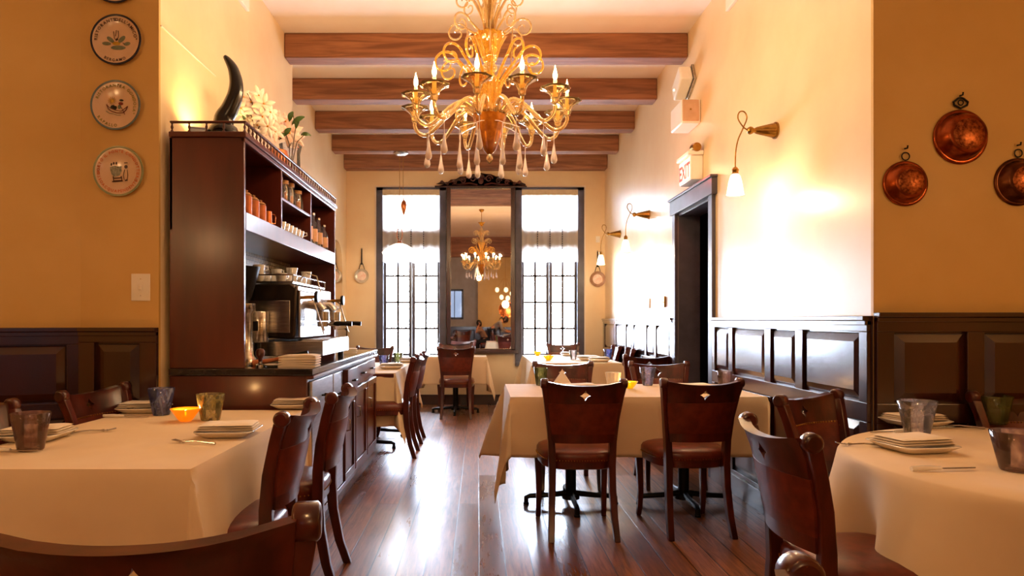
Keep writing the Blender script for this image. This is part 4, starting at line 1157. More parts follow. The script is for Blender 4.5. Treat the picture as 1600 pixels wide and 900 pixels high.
loc2 = (-1.42, Y2 + .1, ZU + .0005)
bl = [(PP(x, y, Y2 + rn.uniform(-.06, .06)), r) for x, y, r in ((424, 188, .075), (438, 198, .085), (452, 208, .08), (430, 206, .06), (446, 190, .055), (462, 216, .06), (436, 184, .045))]
lv = [(PP(452, 192, Y2), PP(458, 176, Y2), .04), (PP(456, 196, Y2), PP(476, 184, Y2), .04), (PP(445, 214, Y2), PP(455, 202, Y2), .04), (PP(470, 212, Y2), PP(486, 213, Y2), .03), (PP(436, 220, Y2), PP(448, 210, Y2), .035), (PP(462, 204, Y2), PP(468, 188, Y2), .03)]
st = [[V((-1.42, Y2 + .1, ZU + .1)), PP(452, 225, Y2), PP(445, 205, Y2)], [V((-1.42, Y2 + .1, ZU + .1)), PP(458, 225, Y2), PP(462, 200, Y2), PP(458, 180, Y2)], [V((-1.42, Y2 + .1, ZU + .1)), PP(464, 222, Y2), PP(474, 212, Y2)]]
def vase2(t): MB().lathe([(.001, 0), (.07, 0), (.075, .02), (.07, .22), (.085, .29), (.082, .29), (.066, .22), (.07, .02), (.001, .012)], 28).build('vase', G_VASE, t)
flowers('lily_arrangement', 'white lilies with dark green leaves in a clear glass vase on the cabinet', loc2, bl, lv, st, M_PETAL2, vase2)

# ------------------------------------------------------------------ chandelier
CHX, CHY = .068, 4.27
t = thing('glass_chandelier', 'large amber blown-glass chandelier with lit candle arms, scrolls and hanging drops', 'chandelier', (CHX, CHY, 0))
MB().tube([(0, 0, CZ - .02), (0, 0, 3.25)], .009, 10).build('hanging_rod', M_BRASS, t)
MB().lathe([(.001, CZ), (.07, CZ - .001), (.07, CZ - .02), (.03, CZ - .06), (.001, CZ - .06)], 24).build('ceiling_rose', M_BRASS, t)
MB().lathe([(.012, 2.30), (.02, 2.5), (.016, 2.78), (.012, 3.26)], 14).build('stem', M_BRASS, t)
def cat(prof, name, m, k=12, wv=.07): return MB().lathe(prof, 48, wave=wv, k=k).build(name, m, t, ang=70)
cat([(.001, 2.215), (.012, 2.225), (.022, 2.25), (.016, 2.27), (.012, 2.278)], 'finial', M_AMBERP, 8, .03)
cat([(.014, 2.275), (.035, 2.295), (.055, 2.34), (.075, 2.41), (.095, 2.48), (.104, 2.515), (.085, 2.52), (.02, 2.522)], 'bottom_bowl', M_AMBERD, 12, .03)
cat([(.10, 2.522), (.10, 2.53), (.065, 2.55), (.055, 2.60), (.07, 2.68), (.06, 2.74), (.035, 2.77), (.025, 2.79)], 'ribbed_body', M_AMBER, 12, .10)
cat([(.022, 2.785), (.045, 2.80), (.045, 2.83), (.022, 2.85)], 'collar', M_AMBERP, 8, .05)
cat([(.022, 2.84), (.038, 2.855), (.05, 2.89), (.068, 2.95), (.098, 3.01), (.106, 3.016), (.095, 3.014), (.058, 2.95), (.03, 2.89)], 'fluted_vase', M_AMBER, 14, .08)
cat([(.016, 2.95), (.024, 3.0), (.026, 3.08), (.016, 3.17), (.028, 3.19), (.045, 3.24), (.048, 3.28), (.03, 3.34), (.016, 3.38)], 'upper_body', M_AMBERP, 12, .06)
cat([(.03, 3.40), (.065, 3.46), (.10, 3.48), (.06, 3.47), (.02, 3.45)], 'top_cup', M_AMBER, 12, .06)
arm0 = None
rn = random.Random(5)
def bez(pts, n=26):
    out = []
    P_ = [V(p) for p in pts]
    for i in range(len(P_) - 1):
        a, b_, c_, d_ = P_[max(i-1, 0)], P_[i], P_[i+1], P_[min(i+2, len(P_)-1)]
        for k in range(6):
            q = k / 6; out.append(.5 * ((2*b_) + (c_-a)*q + (2*a-5*b_+4*c_-d_)*q*q + (3*b_-a-3*c_+d_)*q**3))
    out.append(P_[-1]); return out
def make_arm():
    a = MB(); pts = bez([(.07, 0, 2.50), (.12, 0, 2.56), (.18, 0, 2.585), (.26, 0, 2.54), (.34, 0, 2.46), (.40, 0, 2.415), (.45, 0, 2.425), (.478, 0, 2.465), (.48, 0, 2.50)])
    a.tube(pts, [.015 - .004 * i / len(pts) for i in range(len(pts))], 10)
    arm = a.build('arm', M_AMBERP, t, ang=70)
    MB().lathe([(.010, 2.495), (.02, 2.505), (.022, 2.53), (.034, 2.555), (.060, 2.575), (.085, 2.585), (.088, 2.59), (.082, 2.59), (.056, 2.582), (.030, 2.562), (.014, 2.535), (.001, 2.53)], 36, (.48, 0, 0), wave=.05, k=9).build('candle_cup', M_AMBERP, arm, ang=70)
    MB().lathe([(.001, 2.535), (.012, 2.535), (.011, 2.635), (.001, 2.636)], 14, (.48, 0, 0)).build('candle_sleeve', M_WAX, arm)
    MB().lathe([(.004, 2.635), (.012, 2.65), (.0135, 2.668), (.008, 2.69), (.002, 2.712), (.0005, 2.722)], 14, (.48, 0, 0)).build('flame_bulb', M_BULB, arm)
    d = MB().tube([(.40, 0, 2.41), (.40, 0, 2.33)], .0025, 6)
    d.lathe([(.0015, 2.335), (.007, 2.31), (.012, 2.275), (.019, 2.245), (.021, 2.228), (.015, 2.212), (.004, 2.205), (.0005, 2.204)], 16, (.40, 0, 0))
    d.build('glass_drop', M_DROP, arm, ang=80)
    return arm
arm0 = make_arm()
for i in range(12):
    a = arm0 if i == 0 else arm0.copy()
    if i:
        COL.objects.link(a); a.parent = t
        for ch in arm0.children:
            if ch.type != 'MESH': continue
            c_ = ch.copy(); COL.objects.link(c_); c_.parent = a
    ang = R(-100 + 30 * i) + rn.uniform(-.05, .05)
    a.rotation_euler.z = ang; a.scale = (1, 1, 1)
    q = .46 if i % 2 else .48
    light('bulb_light', 'POINT', (.50 * cos(ang) , .50 * sin(ang), 2.72), 9, BULB, .02, t)
def spiral(base, h0, out, up, turns, r0, n=34, tk=.006):
    """sweep up and out in the xz-plane then curl"""
    pts = [V((base, 0, h0)), V((base + out * .25, 0, h0 + up * .45)), V((base + out * .6, 0, h0 + up * .85))]
    c_ = V((base + out, 0, h0 + up)); 
    pts = bez([(base, 0, h0), (base + out * .12, 0, h0 + up * .5), (base + out * .45, 0, h0 + up * .95)])
    c0_ = V((base + out * .45 + r0 * .9, 0, h0 + up * .95 - r0 * .35))
    st_ = atan2(pts[-1].z - c0_.z, pts[-1].x - c0_.x); rs = hypot(pts[-1].z - c0_.z, pts[-1].x - c0_.x)
    for k in range(1, n):
        q = k / n; an = st_ - 2 * pi * turns * q; r_ = rs * (1 - .82 * q)
        pts.append(c0_ + V((r_ * cos(an), 0, r_ * sin(an))))
    return pts
def ring(proto, n, a0):
    for i in range(n):
        c_ = proto if i == 0 else proto.copy()
        if i: COL.objects.link(c_); c_.parent = t
        c_.rotation_euler.z = a0 + 2 * pi * i / n
sp = MB(); pp = spiral(.04, 2.58, .36, .30, 1.3, .085); sp.tube(pp, [.010 - .006 * i / len(pp) for i in range(len(pp))], 8)
ring(sp.build('scroll', M_AMBER, t, ang=80), 12, R(-85))
sp = MB(); pp = spiral(.05, 2.44, .22, .12, 1.2, .055); sp.tube(pp, [.009 - .005 * i / len(pp) for i in range(len(pp))], 8)
ring(sp.build('scroll', M_AMBERP, t, ang=80), 8, R(-70))
sp = MB(); pp = spiral(.02, 2.97, .20, .30, 1.4, .06); sp.tube(pp, [.008 - .004 * i / len(pp) for i in range(len(pp))], 7)
ring(sp.build('top_scroll', M_AMBERP, t, ang=80), 10, R(-75))
sp = MB(); pp = spiral(.03, 2.95, .26, .13, 1.4, .07); sp.tube(pp, [.008 - .004 * i / len(pp) for i in range(len(pp))], 7)
ring(sp.build('top_scroll', M_AMBERP, t, ang=80), 8, R(-55))
d = MB().tube([(.20, 0, 2.42), (.20, 0, 2.34)], .0022, 6)
d.lathe([(.0015, 2.34), (.006, 2.30), (.012, 2.25), (.018, 2.205), (.020, 2.19), (.014, 2.172), (.003, 2.165)], 16, (.20, 0, 0))
d.tube([(.07, 0, 2.47), (.14, 0, 2.45), (.20, 0, 2.425)], .003, 6)
ring(d.build('glass_drop', M_DROP, t, ang=80), 8, R(-68))
sp = MB().lathe([(.004, 0), (.006, .1), (.001, .2)], 8, (.16, 0, 2.86)); 
ring(sp.build('glass_spike', M_AMBERP, t), 6, R(-30))

# ------------------------------------------------------------------ sconces on the right wall
def make_sconce(label):
    t = thing('wall_sconce', label, 'wall lamp', group='curly brass wall sconces with glass shades')
    # local: wall at x=0, room towards -x
    MB().lathe([(.001, 0), (.052, 0), (.052, -.008), (.001, -.008)], 28, axis='x').build('wall_plate', M_BRASS, t)
    MB().lathe([(.044, -.008), (.040, -.03), (.020, -.12), (.012, -.135), (.022, -.15), (.024, -.162), (.016, -.175), (.001, -.178)], 28, axis='x', wave=.05, k=14).build('reeded_cone', M_BRASS, t, ang=60)
    pts = bez([(-.165, 0, 0), (-.20, 0, .02), (-.235, 0, .075), (-.225, 0, .115), (-.195, 0, .115), (-.18, 0, .075), (-.205, 0, .01), (-.235, 0, -.06), (-.25, 0, -.14), (-.252, 0, -.235)])
    MB().tube(pts, .0045, 8).build('looped_arm', M_BRASS, t)
    MB().lathe([(.001, -.225), (.012, -.23), (.022, -.245), (.018, -.262), (.024, -.272), (.001, -.274)], 20, (-.252, 0, 0)).build('shade_cap', M_BRASS, t)
    MB().lathe([(.018, -.268), (.030, -.285), (.040, -.32), (.048, -.37), (.052, -.40), (.050, -.40), (.046, -.37), (.038, -.32), (.028, -.288), (.016, -.272)], 28, (-.252, 0, 0)).build('glass_shade', M_SHADE, t, ang=70)
    MB().sphere((-.252, 0, -.33), .02, sz=1.4).build('bulb', M_BULB, t)
    return t
SCN = [(4.25, 2.42, 'nearest wall sconce on the right, glowing shade beside the doorway'), (7.42, 2.385, 'middle wall sconce of the right wall, beyond the doorway'), (8.93, 2.365, 'farthest wall sconce of the right wall, near the hanging pan')]
s0 = None
for i, (y, z, lb) in enumerate(SCN):
    s = make_sconce(lb) if i == 0 else dup(s0, label=lb)
    if i == 0: s0 = s
    s.location = (XR - .001, y, z)
for y, z, lb in SCN: light('sconce_light', 'POINT', (XR - .253, y, z - .44), 14, (1, .72, .42), .03)

# ------------------------------------------------------------------ things on the right wall
t = thing('emergency_light', 'white tilted emergency floodlight housing high on the right wall, upper of two', 'emergency light', (XR - .001, 5.95, 3.30))
b = MB(); b.m = M4.Rotation(R(-28), 4, 'X'); b.box(-.13, -.02, -.13, .13, -.075, .075); b.build('housing', M_WHITE, t, bevel=.015)
b = MB(); b.m = M4.Rotation(R(-28), 4, 'X'); b.box(-.022, .0, -.14, .14, -.085, .085); b.build('back_plate', M_CHROME, t, bevel=.005)
b = MB(); b.sphere((-.132, .05, -.04), .01); b.build('indicator', M_SHADE, t)
t = thing('alarm_box', 'white box with a beige near end below the tilted floodlight on the right wall', 'alarm', (XR - .001, 5.84, 2.98))
MB().box(-.16, 0, -.16, .17, -.10, .10).build('housing', M_WHITE, t, bevel=.012)
MB().box(-.155, -.02, -.172, -.158, -.085, .092).build('end_cover', mat('beige_plastic', '#c8a284', '#bb9474', 8, rough=.5), t, bevel=.005)
MB().cyl((-.09, -.176, .01), .008, .006, axis='y').build('screw', M_BRASS, t)
# text helper
_tc = {}
def text_geo(s, size):
    k = (s, size)
    if k in _tc: return _tc[k]
    cu = bpy.data.curves.new('txt', 'FONT'); cu.body = s; cu.size = size; cu.resolution_u = 2; cu.extrude = 0; cu.offset = size * .022
    cu.align_x = 'CENTER'
    o = bpy.data.objects.new('txt', cu); COL.objects.link(o); bpy.context.view_layer.update()
    me = o.evaluated_get(bpy.context.evaluated_depsgraph_get()).to_mesh()
    vs = [tuple(v.co) for v in me.vertices]; fs = [tuple(p.vertices) for p in me.polygons]
    o.evaluated_get(bpy.context.evaluated_depsgraph_get()).to_mesh_clear()
    COL.objects.unlink(o); bpy.data.objects.remove(o); bpy.data.curves.remove(cu)
    w_ = (max(v[0] for v in vs) - min(v[0] for v in vs)) if vs else size * .3
    _tc[k] = (vs, fs, w_); return _tc[k]
t = thing('exit_sign', 'red glowing EXIT sign above the doorway on the right wall', 'exit sign', (XR - .001, 5.79, 2.40))
MB().box(-.10, 0, -.165, .165, .0, .20).build('housing', M_WHITE, t, bevel=.006)
MB().box(-.104, -.098, -.155, .155, .01, .19).build('lit_face', M_EXITFACE, t)
vs, fs, w_ = text_geo('EXIT', .17)
MB().add([(-.106, -v[0] * .86, .035 + v[1]) for v in vs], fs).build('exit_letters', M_EXIT, t, smooth=False)
MB().box(-.13, -.0, -.19, .15, .20, .235).build('top_cover', M_WHITE, t, bevel=.006)
MB().lathe([(.001, -.03), (.035, -.03), (.045, .02), (.042, .035), (.001, .035)], 18, (-.06, -.17, .26), axis='y').build('lamp_head', M_BRASS, t)
light('exit_glow', 'POINT', (XR - .22, 5.79, 2.50), 8, (1, .12, .06), .05)
o = MB().box(-.02, 0, -.035, .035, -.055, .055).box(-.026, -.02, -.006, .006, -.012, .012).build('light_switch', M_BRASS, bevel=.003)
o.location = (XR - .001, 6.78, 1.42); tag(o, 'brown switch plate on the right wall just beyond the doorway', 'switch')
o = MB().box(-.012, 0, -.035, .035, -.055, .055).build('wall_thermostat', M_WHITE, bevel=.003)
o.location = (XR - .001, 7.4, 1.42); tag(o, 'pale control plate in the glare of the right wall', 'switch')
o = MB().box(-.03, .03, -.015, 0, -.045, .045).box(-.008, .008, -.02, -.015, -.012, .012).build('wall_sensor', M_WHITE, bevel=.003)
o.location = (1.745, YB - .001, 2.42); tag(o, 'small white plate above the hanging pan on the right of the street wall', 'switch')
t = thing('light_switch', 'white double switch plate on the ochre pilaster at the left', 'switch', (P(220.5, 449, YC_L - .02).x, YC_L - .021, P(220.5, 449, YC_L - .02).z))
MB().box(-.051, .051, -.006, 0, -.073, .073).build('switch_plate', M_WHITE, t, bevel=.003)
MB().box(-.006, .006, -.014, -.005, -.014, .012).build('toggle', M_PORC, t, bevel=.002)
MB().cyl((0, -.008, .045), .003, .002, axis='y').cyl((0, -.008, -.045), .003, .002, axis='y').build('screws', M_CHROME, t)

# ------------------------------------------------------------------ souvenir plates on the pilaster
INK = mat('dark_ink', '#4a2a22', '#3a1f1a', 20, rough=.4); ORANGE = mat('orange_ink', '#d2601c', '#c25212', 20, rough=.4)
GREYGR = mat('grey_green_glaze', '#7c8676', '#66725f', 40, rough=.3); OLIVE = mat('olive_glaze', '#8f8a3a', '#76702c', 30, rough=.35)
YEL = mat('ochre_glaze', '#c9a23a', '#b58a24', 30, rough=.35); REDG = mat('red_glaze', '#8c3028', '#782620', 30, rough=.35); BLK = mat('black_glaze', '#20282c', '#181c20', 30, rough=.3)
PLATEC = mat('cream_glaze', '#e3c8ae', '#d8b898', 6, rough=.18, coat=.4)
RIMS = [mat('navy_rim', '#2c2c3c', '#1f2030', 9, rough=.25), mat('slate_rim', '#6f7f84', '#5f6f74', 9, rough=.25), mat('sage_rim', '#9aa27c', '#868e68', 9, rough=.25)]
def arc_text(mb, s, r, a_mid, size, inward=False):
    gl = [text_geo(c_, size) if c_ != ' ' else (None, None, size * .32) for c_ in s]
    gap = size * .14; tot = sum(g[2] + gap for g in gl); a = -tot / 2
    for g in gl:
        c_ = a + (g[2] + gap) / 2; a += g[2] + gap
        if g[0] is None: continue
        th = a_mid - (c_ / r) if not inward else a_mid + (c_ / r)
        rot = th - pi / 2 if not inward else th + pi / 2
        rr = r if not inward else r + size * .7
        px, pz = rr * cos(th), rr * sin(th)
        mb.add([(px + v[0]*cos(rot) - v[1]*sin(rot), -.0215, pz + v[0]*sin(rot) + v[1]*cos(rot)) for v in g[0]], g[1])
def poly2(mb, pts, y=-.0115): mb.add([(x, y, z) for x, z in pts], [tuple(range(len(pts)))])
def ell(mb, x, z, a, b, rot=0, y=-.0115, n=18):
    poly2(mb, [(x + a*cos(2*pi*k/n)*cos(rot) - b*sin(2*pi*k/n)*sin(rot), z + a*cos(2*pi*k/n)*sin(rot) + b*sin(2*pi*k/n)*cos(rot)) for k in range(n)], y)
def line2(mb, pts, w=.0016, y=-.0125): mb.tube([(x, y, z) for x, z in pts], w, 5)
def souvenir(px, py, rad, label, rim, tilt):
    c_ = P(px, py, YC_L - .03)
    t = thing('souvenir_plate', label, 'plate', (c_.x, YC_L - .0215, c_.z), group='painted souvenir plates on the pilaster')
    t.rotation_euler = (0, R(tilt), 0); k = rad / .13
    MB().lathe([(.001, -.0108), (.085*k, -.0105), (.095*k, -.016), (.124*k, -.021), (.130*k, -.0215), (.131*k, -.018), (.09*k, -.004), (.06*k, 0), (.001, 0)], 48, axis='y').build('dish', PLATEC, t, ang=60)
    MB().lathe([(.1215*k, -.0212), (.125*k, -.0235), (.131*k, -.0235), (.1325*k, -.019), (.128*k, -.0165)], 48, axis='y').build('painted_rim', rim, t)
    return t, k
pr = P(182, 62, YC_L)
t, k = souvenir(182.5, 63, .134, 'painted plate with a dark rim and grey-green wings, topmost full plate on the pilaster', RIMS[0], 4)
b = MB(); arc_text(b, "RISTORANTE", .098, R(140), .023); arc_text(b, "\"DELL'AMICO\"", .098, R(52), .023); arc_text(b, "BERGAMO", .103, R(-88), .021, True); b.build('lettering', INK, t, smooth=False)
b = MB(); ell(b, -.032, .0, .024, .011, R(-35)); ell(b, .028, .006, .024, .012, R(48)); ell(b, -.052, -.022, .024, .010); ell(b, .058, -.016, .018, .010, R(15)); ell(b, .012, -.040, .040, .012, R(3)); b.build('painted_leaves', GREYGR, t, smooth=False)
b = MB(); line2(b, [(-.018, .045), (-.012, .01), (.0, -.004)]); line2(b, [(.006, .05), (.01, .02), (.0, -.004)]); line2(b, [(-.004, .052), (-.006, .02)]); ell(b, .002, .004, .007, .006); line2(b, [(.035, -.012), (.045, -.02)]); b.build('painted_figure', INK, t, smooth=False)
b = MB(); ell(b, .0, -.018, .022, .010); b.build('painted_nest', YEL, t, smooth=False)
t, k = souvenir(182, 165, .132, 'painted plate with two figures in a boat under a sun, middle plate on the pilaster', RIMS[1], 6)
b = MB(); arc_text(b, "RISTORANTE", .097, R(122), .022); arc_text(b, "\"LA GONDOLA\"", .097, R(34), .022); arc_text(b, "RAPALLO", .101, R(-110), .022, True); b.build('lettering', OLIVE, t, smooth=False)
b = MB()
for i in range(12): line2(b, [(-.024 + .009*cos(i*pi/6), .022 + .009*sin(i*pi/6)), (-.024 + .022*cos(i*pi/6), .022 + .022*sin(i*pi/6))], .0015)
ell(b, -.024, .022, .010, .010); b.build('painted_sun', YEL, t, smooth=False)
b = MB(); line2(b, [(-.052, .0), (-.04, -.022), (-.02, -.034), (.01, -.040), (.04, -.036), (.055, -.02), (.062, .002)], .0022); line2(b, [(-.052, .0), (-.034, -.016), (.0, -.026), (.03, -.028), (.062, .002)], .0018); line2(b, [(.03, -.008), (.052, -.044)], .0016); line2(b, [(.022, .0), (.048, -.034)], .0014); b.build('painted_boat', mat('brown_glaze', '#7a3a22', '#6a2e1a', 20, rough=.35), t, smooth=False)
b = MB(); ell(b, -.018, -.010, .013, .010, R(30)); ell(b, -.004, -.014, .012, .009, R(60)); ell(b, .025, .030, .012, .006); b.build('painted_dark_figure', BLK, t, smooth=False)
b = MB(); ell(b, .024, .012, .013, .009); b.build('painted_red_jacket', REDG, t, smooth=False)
b = MB(); ell(b, .018, -.006, .010, .012); line2(b, [(-.05, -.036), (-.03, -.046), (-.01, -.046), (.01, -.052), (.03, -.05)], .0013); b.build('painted_water', GREYGR, t, smooth=False)
t, k = souvenir(186.5, 268, .133, 'painted plate ringed with orange lettering and a fish cart scene, lowest plate on the pilaster', RIMS[2], 2)
b = MB(); arc_text(b, "SOTTO IL PONTE CONDOTTIERO", .099, R(80), .021); arc_text(b, "ACQUAPENDENTE", .100, R(-82), .021, True); arc_text(b, "OSTERIA", .099, R(192), .021); b.build('lettering', ORANGE, t, smooth=False)
b = MB(); poly2(b, [(-.05, .02), (-.03, .03), (.0, .026), (.012, .030), (.014, .0), (.004, -.022), (-.02, -.030), (-.038, -.02), (-.046, .0)]); b.build('painted_basket', mat('mottled_grey_glaze', '#a0a08c', '#5c5e54', 90, rough=.35), t, smooth=False)
b = MB()
for x, z in ((-.042, .036), (-.030, .042), (-.016, .043)): ell(b, x, z, .005, .008)
line2(b, [(-.03, -.028), (-.026, -.052), (.018, -.048), (.012, -.026)], .003); line2(b, [(-.034, -.056), (.022, -.05)], .003); line2(b, [(-.024, -.038), (.012, -.034)], .003)
ell(b, .036, .026, .009, .010); line2(b, [(.026, .046), (.044, .048)], .002); line2(b, [(.03, .01), (.024, -.02), (.03, -.044)], .0014); line2(b, [(.044, .01), (.048, -.02), (.044, -.046)], .0014); line2(b, [(.034, -.048), (.046, -.044)], .0028); b.build('painted_vendor', INK, t, smooth=False)
t, k = souvenir(181, -33, .133, 'highest souvenir plate on the pilaster, only its lower rim in the picture', RIMS[0], 0)
b = MB(); arc_text(b, "RISTORANTE", .099, R(90), .021); b.build('lettering', INK, t, smooth=False)
b = MB(); ell(b, 0, 0, .03, .02); b.build('painted_leaf', GREYGR, t, smooth=False)

# ------------------------------------------------------------------ copper moulds on the right ochre wall
def mould(px, py, rad, label, kind, dk):
    Yw = YC_R; c_ = P(px, py, Yw - .04)
    t = thing('copper_mould', label, 'copper pan', (c_.x, Yw - .001, c_.z), group='copper moulds on the ochre wall'); k = rad / .11
    MB().lathe([(.001, -.055*k), (.070*k, -.053*k), (.078*k, -.048*k), (.092*k, -.02*k), (.098*k, -.010), (.106*k, -.010), (.110*k, -.006), (.110*k, -.001), (.100*k, 0), (.001, 0)], 56, axis='y').build('dish', M_COPPER if not dk else mat('dark_copper', '#6e4228', '#3c2014', 16, rough=.3, metal=1), t, ang=50)
    MB().lathe([(.001, -.058*k), (.058*k, -.0565*k), (.062*k, -.054*k)], 40, axis='y').build('engraved_centre', M_COPPER_D, t)
    b = MB()
    if kind == 'ring':
        b.tube([(.018*cos(a_), -.006, .132*k + .018*sin(a_)) for a_ in [2*pi*i/20 for i in range(21)]], .003, 6)
    else:
        b.tube([(-.03, -.006, .128*k), (-.034, -.006, .140*k), (-.012, -.006, .155*k), (.0, -.006, .158*k), (.012, -.006, .155*k), (.034, -.006, .140*k), (.03, -.006, .128*k), (.0, -.006, .115*k), (-.03, -.006, .128*k)], .005, 6)
        b.tube([(.012*cos(a_), -.006, .138*k + .012*sin(a_)) for a_ in [2*pi*i/16 for i in range(17)]], .003, 6)
    b.build('hanging_ring', M_IRON, t)
    b = MB().tube([(0, 0, .150*k + .02), (0, -.02, .150*k + .018), (0, -.022, .150*k + .03)], .004, 6); b.build('wall_hook', M_IRON, t)
mould(1422, 284.5, .106, 'smallest copper mould, nearest the corner of the right-hand walls', 'ring', False)
mould(1509, 211, .128, 'largest copper mould with an ornate hanger, highest on the right ochre wall', 'ornate', False)
mould(1600, 282, .112, 'dark copper mould cut by the right edge of the picture', 'ring', True)

# skillets on the street wall
def skillet(px, py, rad, label, face):
    c_ = P(px, py, YB - .03)
    t = thing('hanging_pan', label, 'pan', (c_.x, YB - .001, c_.z), group='long-handled pans on the street wall')
    MB().lathe([(.001, -.012), (rad*.78, -.012), (rad*.86, -.02), (rad*.97, -.034), (rad, -.034), (rad*.98, -.02), (rad*.88, 0), (.001, 0)], 36, axis='y').build('pan_body', face, t, ang=50)
    MB().lathe([(.001, -.0135), (rad*.6, -.0135), (rad*.62, -.0125)], 30, axis='y').build('pan_centre', M_COPPER_D if face is M_BRIGHTCOP else M_PETAL2, t)
    MB().tube([(-.045, -.02, rad*.8), (-.02, -.02, rad + .06), (0, -.02, rad + .1)], .005, 6).tube([(.045, -.02, rad*.8), (.02, -.02, rad + .06), (0, -.02, rad + .1)], .005, 6).tube([(0, -.02, rad + .06), (0, -.018, rad + .29)], [.011, .008], 8).build('handle', M_IRON, t)
    MB().tube([(0, 0, rad + .30), (0, -.018, rad + .30)], .004, 6).build('nail', M_IRON, t)
skillet(565, 431, .105, 'pale enamelled pan with black handle hanging left of the left window', mat('pale_enamel', '#d8d0c0', '#c4b8a4', 20, rough=.25, metal=.3))
skillet(934, 436, .115, 'copper pan with black handle hanging right of the right window', M_PALECOP)

# arched mirror on the left wall
t = thing('arched_mirror', 'arched mirror in a thin silvery frame beyond the cabinet on the left wall', 'mirror', (XL2 + .001, 9.2, 1.40))
def arch(y0, y1, z0, z1, n=16):
    c_ = (y0 + y1) / 2; r = (y1 - y0) / 2
    return [(y0, z0), (y1, z0)] + [(c_ + r * cos(pi*i/n), z1 - r*.8 + r*.8 * sin(pi*i/n)) for i in range(n + 1)]
MB().prism(arch(-.35, .35, 0, .92), .0, .03, 'yz').build('arched_frame', M_CHROME, t, bevel=.004)
MB().prism(arch(-.32, .32, .03, .89), .0301, .033, 'yz').build('mirror_glass', M_MIRROR, t, smooth=False)

# ------------------------------------------------------------------ tall mirror with carved crest
t = thing('tall_mirror', 'tall old mirror with dark frame and carved crest between the street windows', 'mirror', (.03, YB - .001, 0))
x0, x1, z0, z1 = -.50, .50, .77, 3.19
MB().box(x0, x0 + .06, -.05, 0, z0, z1).box(x1 - .06, x1, -.05, 0, z0, z1).box(x0, x1, -.05, 0, z1 - .03, z1).box(x0, x1, -.05, 0, z0, z0 + .05).box(x0 - .05, x1 + .05, -.075, 0, z0 - .02, z0 + .03).build('mirror_frame', M_MAHOG, t, bevel=.006)
def mg(u, v):
    x = x0 + .055 + (x1 - x0 - .11) * u; z = z0 + .045 + (z1 - z0 - .07) * v
    return (x, -.012 - .0016 * sin(pi * u) , z)
MB().grid(mg, 24, 4).build('mirror_glass', M_MIRROR, t)
MB().box(x0 + .01, x1 - .01, -.009, -.002, z0 + .01, z1 - .01).build('backing_board', M_MAHOG, t)
cr = [(-.66, 3.19), (.66, 3.19), (.655, 3.225), (.60, 3.25), (.565, 3.285), (.53, 3.25), (.48, 3.255), (.44, 3.29), (.36, 3.30), (.30, 3.335), (.22, 3.34), (.15, 3.37), (.07, 3.375), (0, 3.39)]
cr += [(-a_, b_) for a_, b_ in cr[::-1][1:] if (a_, b_) != (.66, 3.19)][:-0 or None]
cr = [p for i, p in enumerate(cr) if i == 0 or p != cr[i-1]]
if cr[-1] == (-.66, 3.19): cr.pop()
MB().prism(cr, -.035, -.002).box(-.67, .67, -.07, 0, 3.17, 3.195).build('carved_crest', M_MAHOG, t, bevel=.005)
b = MB()
for s_ in (-1, 1):
    for (cx_, cz_, r_, tn, tk) in ((.12, 3.30, .055, 1.4, .012), (.26, 3.27, .045, 1.5, .011), (.38, 3.25, .035, 1.4, .010), (.49, 3.225, .025, 1.3, .009), (.565, 3.25, .02, 1.0, .010)):
        pts = [(s_ * (cx_ + r_ * (1 - .8*k/20) * cos(2*pi*tn*k/20)), -.045, cz_ + r_ * (1 - .8*k/20) * sin(2*pi*tn*k/20)) for k in range(21)]
        b.tube(pts, [tk * (1 - .4*k/20) for k in range(21)], 7)
    b.tube([(s_*.05, -.045, 3.21), (s_*.16, -.05, 3.235), (s_*.3, -.045, 3.215), (s_*.42, -.045, 3.22)], [.012, .014, .012, .006], 7)
for k in range(5): b.sphere((.03 * (k - 2), -.045, 3.30 + .045 * cos((k-2)*.7)), .02, sy=.7)
b.sphere((0, -.05, 3.27), .04, sy=.6, sz=1.3)
b.build('carved_scrolls', M_CHAIR, t)

# ------------------------------------------------------------------ pendant by the left window
t = thing('pendant_lamp', 'pulley pendant with ruffled white glass shade hanging before the left window', 'pendant lamp', (-1.035, 9.10, 0))
ZB = 3.468
MB().lathe([(.001, ZB), (.10, ZB - .001), (.10, ZB - .012), (.06, ZB - .035), (.001, ZB - .036)], 28).build('canopy', M_CHROME, t)
MB().tube([(-.02, 0, ZB - .03), (-.02, 0, 2.56)], .003, 6).tube([(.028, 0, ZB - .03), (.028, 0, 2.86)], .003, 6).build('cords', M_BRASS, t)
MB().lathe([(.001, 2.62), (.012, 2.65), (.034, 2.72), (.040, 2.77), (.030, 2.82), (.01, 2.84), (.005, 2.87)], 20, (.035, 0, 0)).build('counterweight', M_BRIGHTCOP, t)
MB().tube(bez([(-.02, 0, 2.56), (-.045, 0, 2.46), (-.055, 0, 2.36), (-.03, 0, 2.30), (-.02, 0, 2.285)]), .005, 6).tube(bez([(-.02, 0, 2.56), (.005, 0, 2.46), (.015, 0, 2.36), (-.01, 0, 2.30), (-.02, 0, 2.285)]), .005, 6).build('harp', M_BRIGHTCOP, t)
MB().lathe([(.001, 2.30), (.02, 2.295), (.04, 2.26), (.03, 2.25)], 20, (-.02, 0, 0)).build('shade_cap', M_BRIGHTCOP, t)
b = MB(); n = 72; vs = []; fs = []
L_ = [(.035, 2.262, 0), (.08, 2.245, .1), (.14, 2.21, .3), (.19, 2.165, .6), (.225, 2.12, 1)]
for r_, z_, w_ in L_:
    for k in range(n):
        a = 2*pi*k/n; vs.append((-.02 + (r_ + .012*w_*cos(9*a)) * cos(a), (r_ + .012*w_*cos(9*a)) * sin(a), z_ + .018*w_*cos(9*a)))
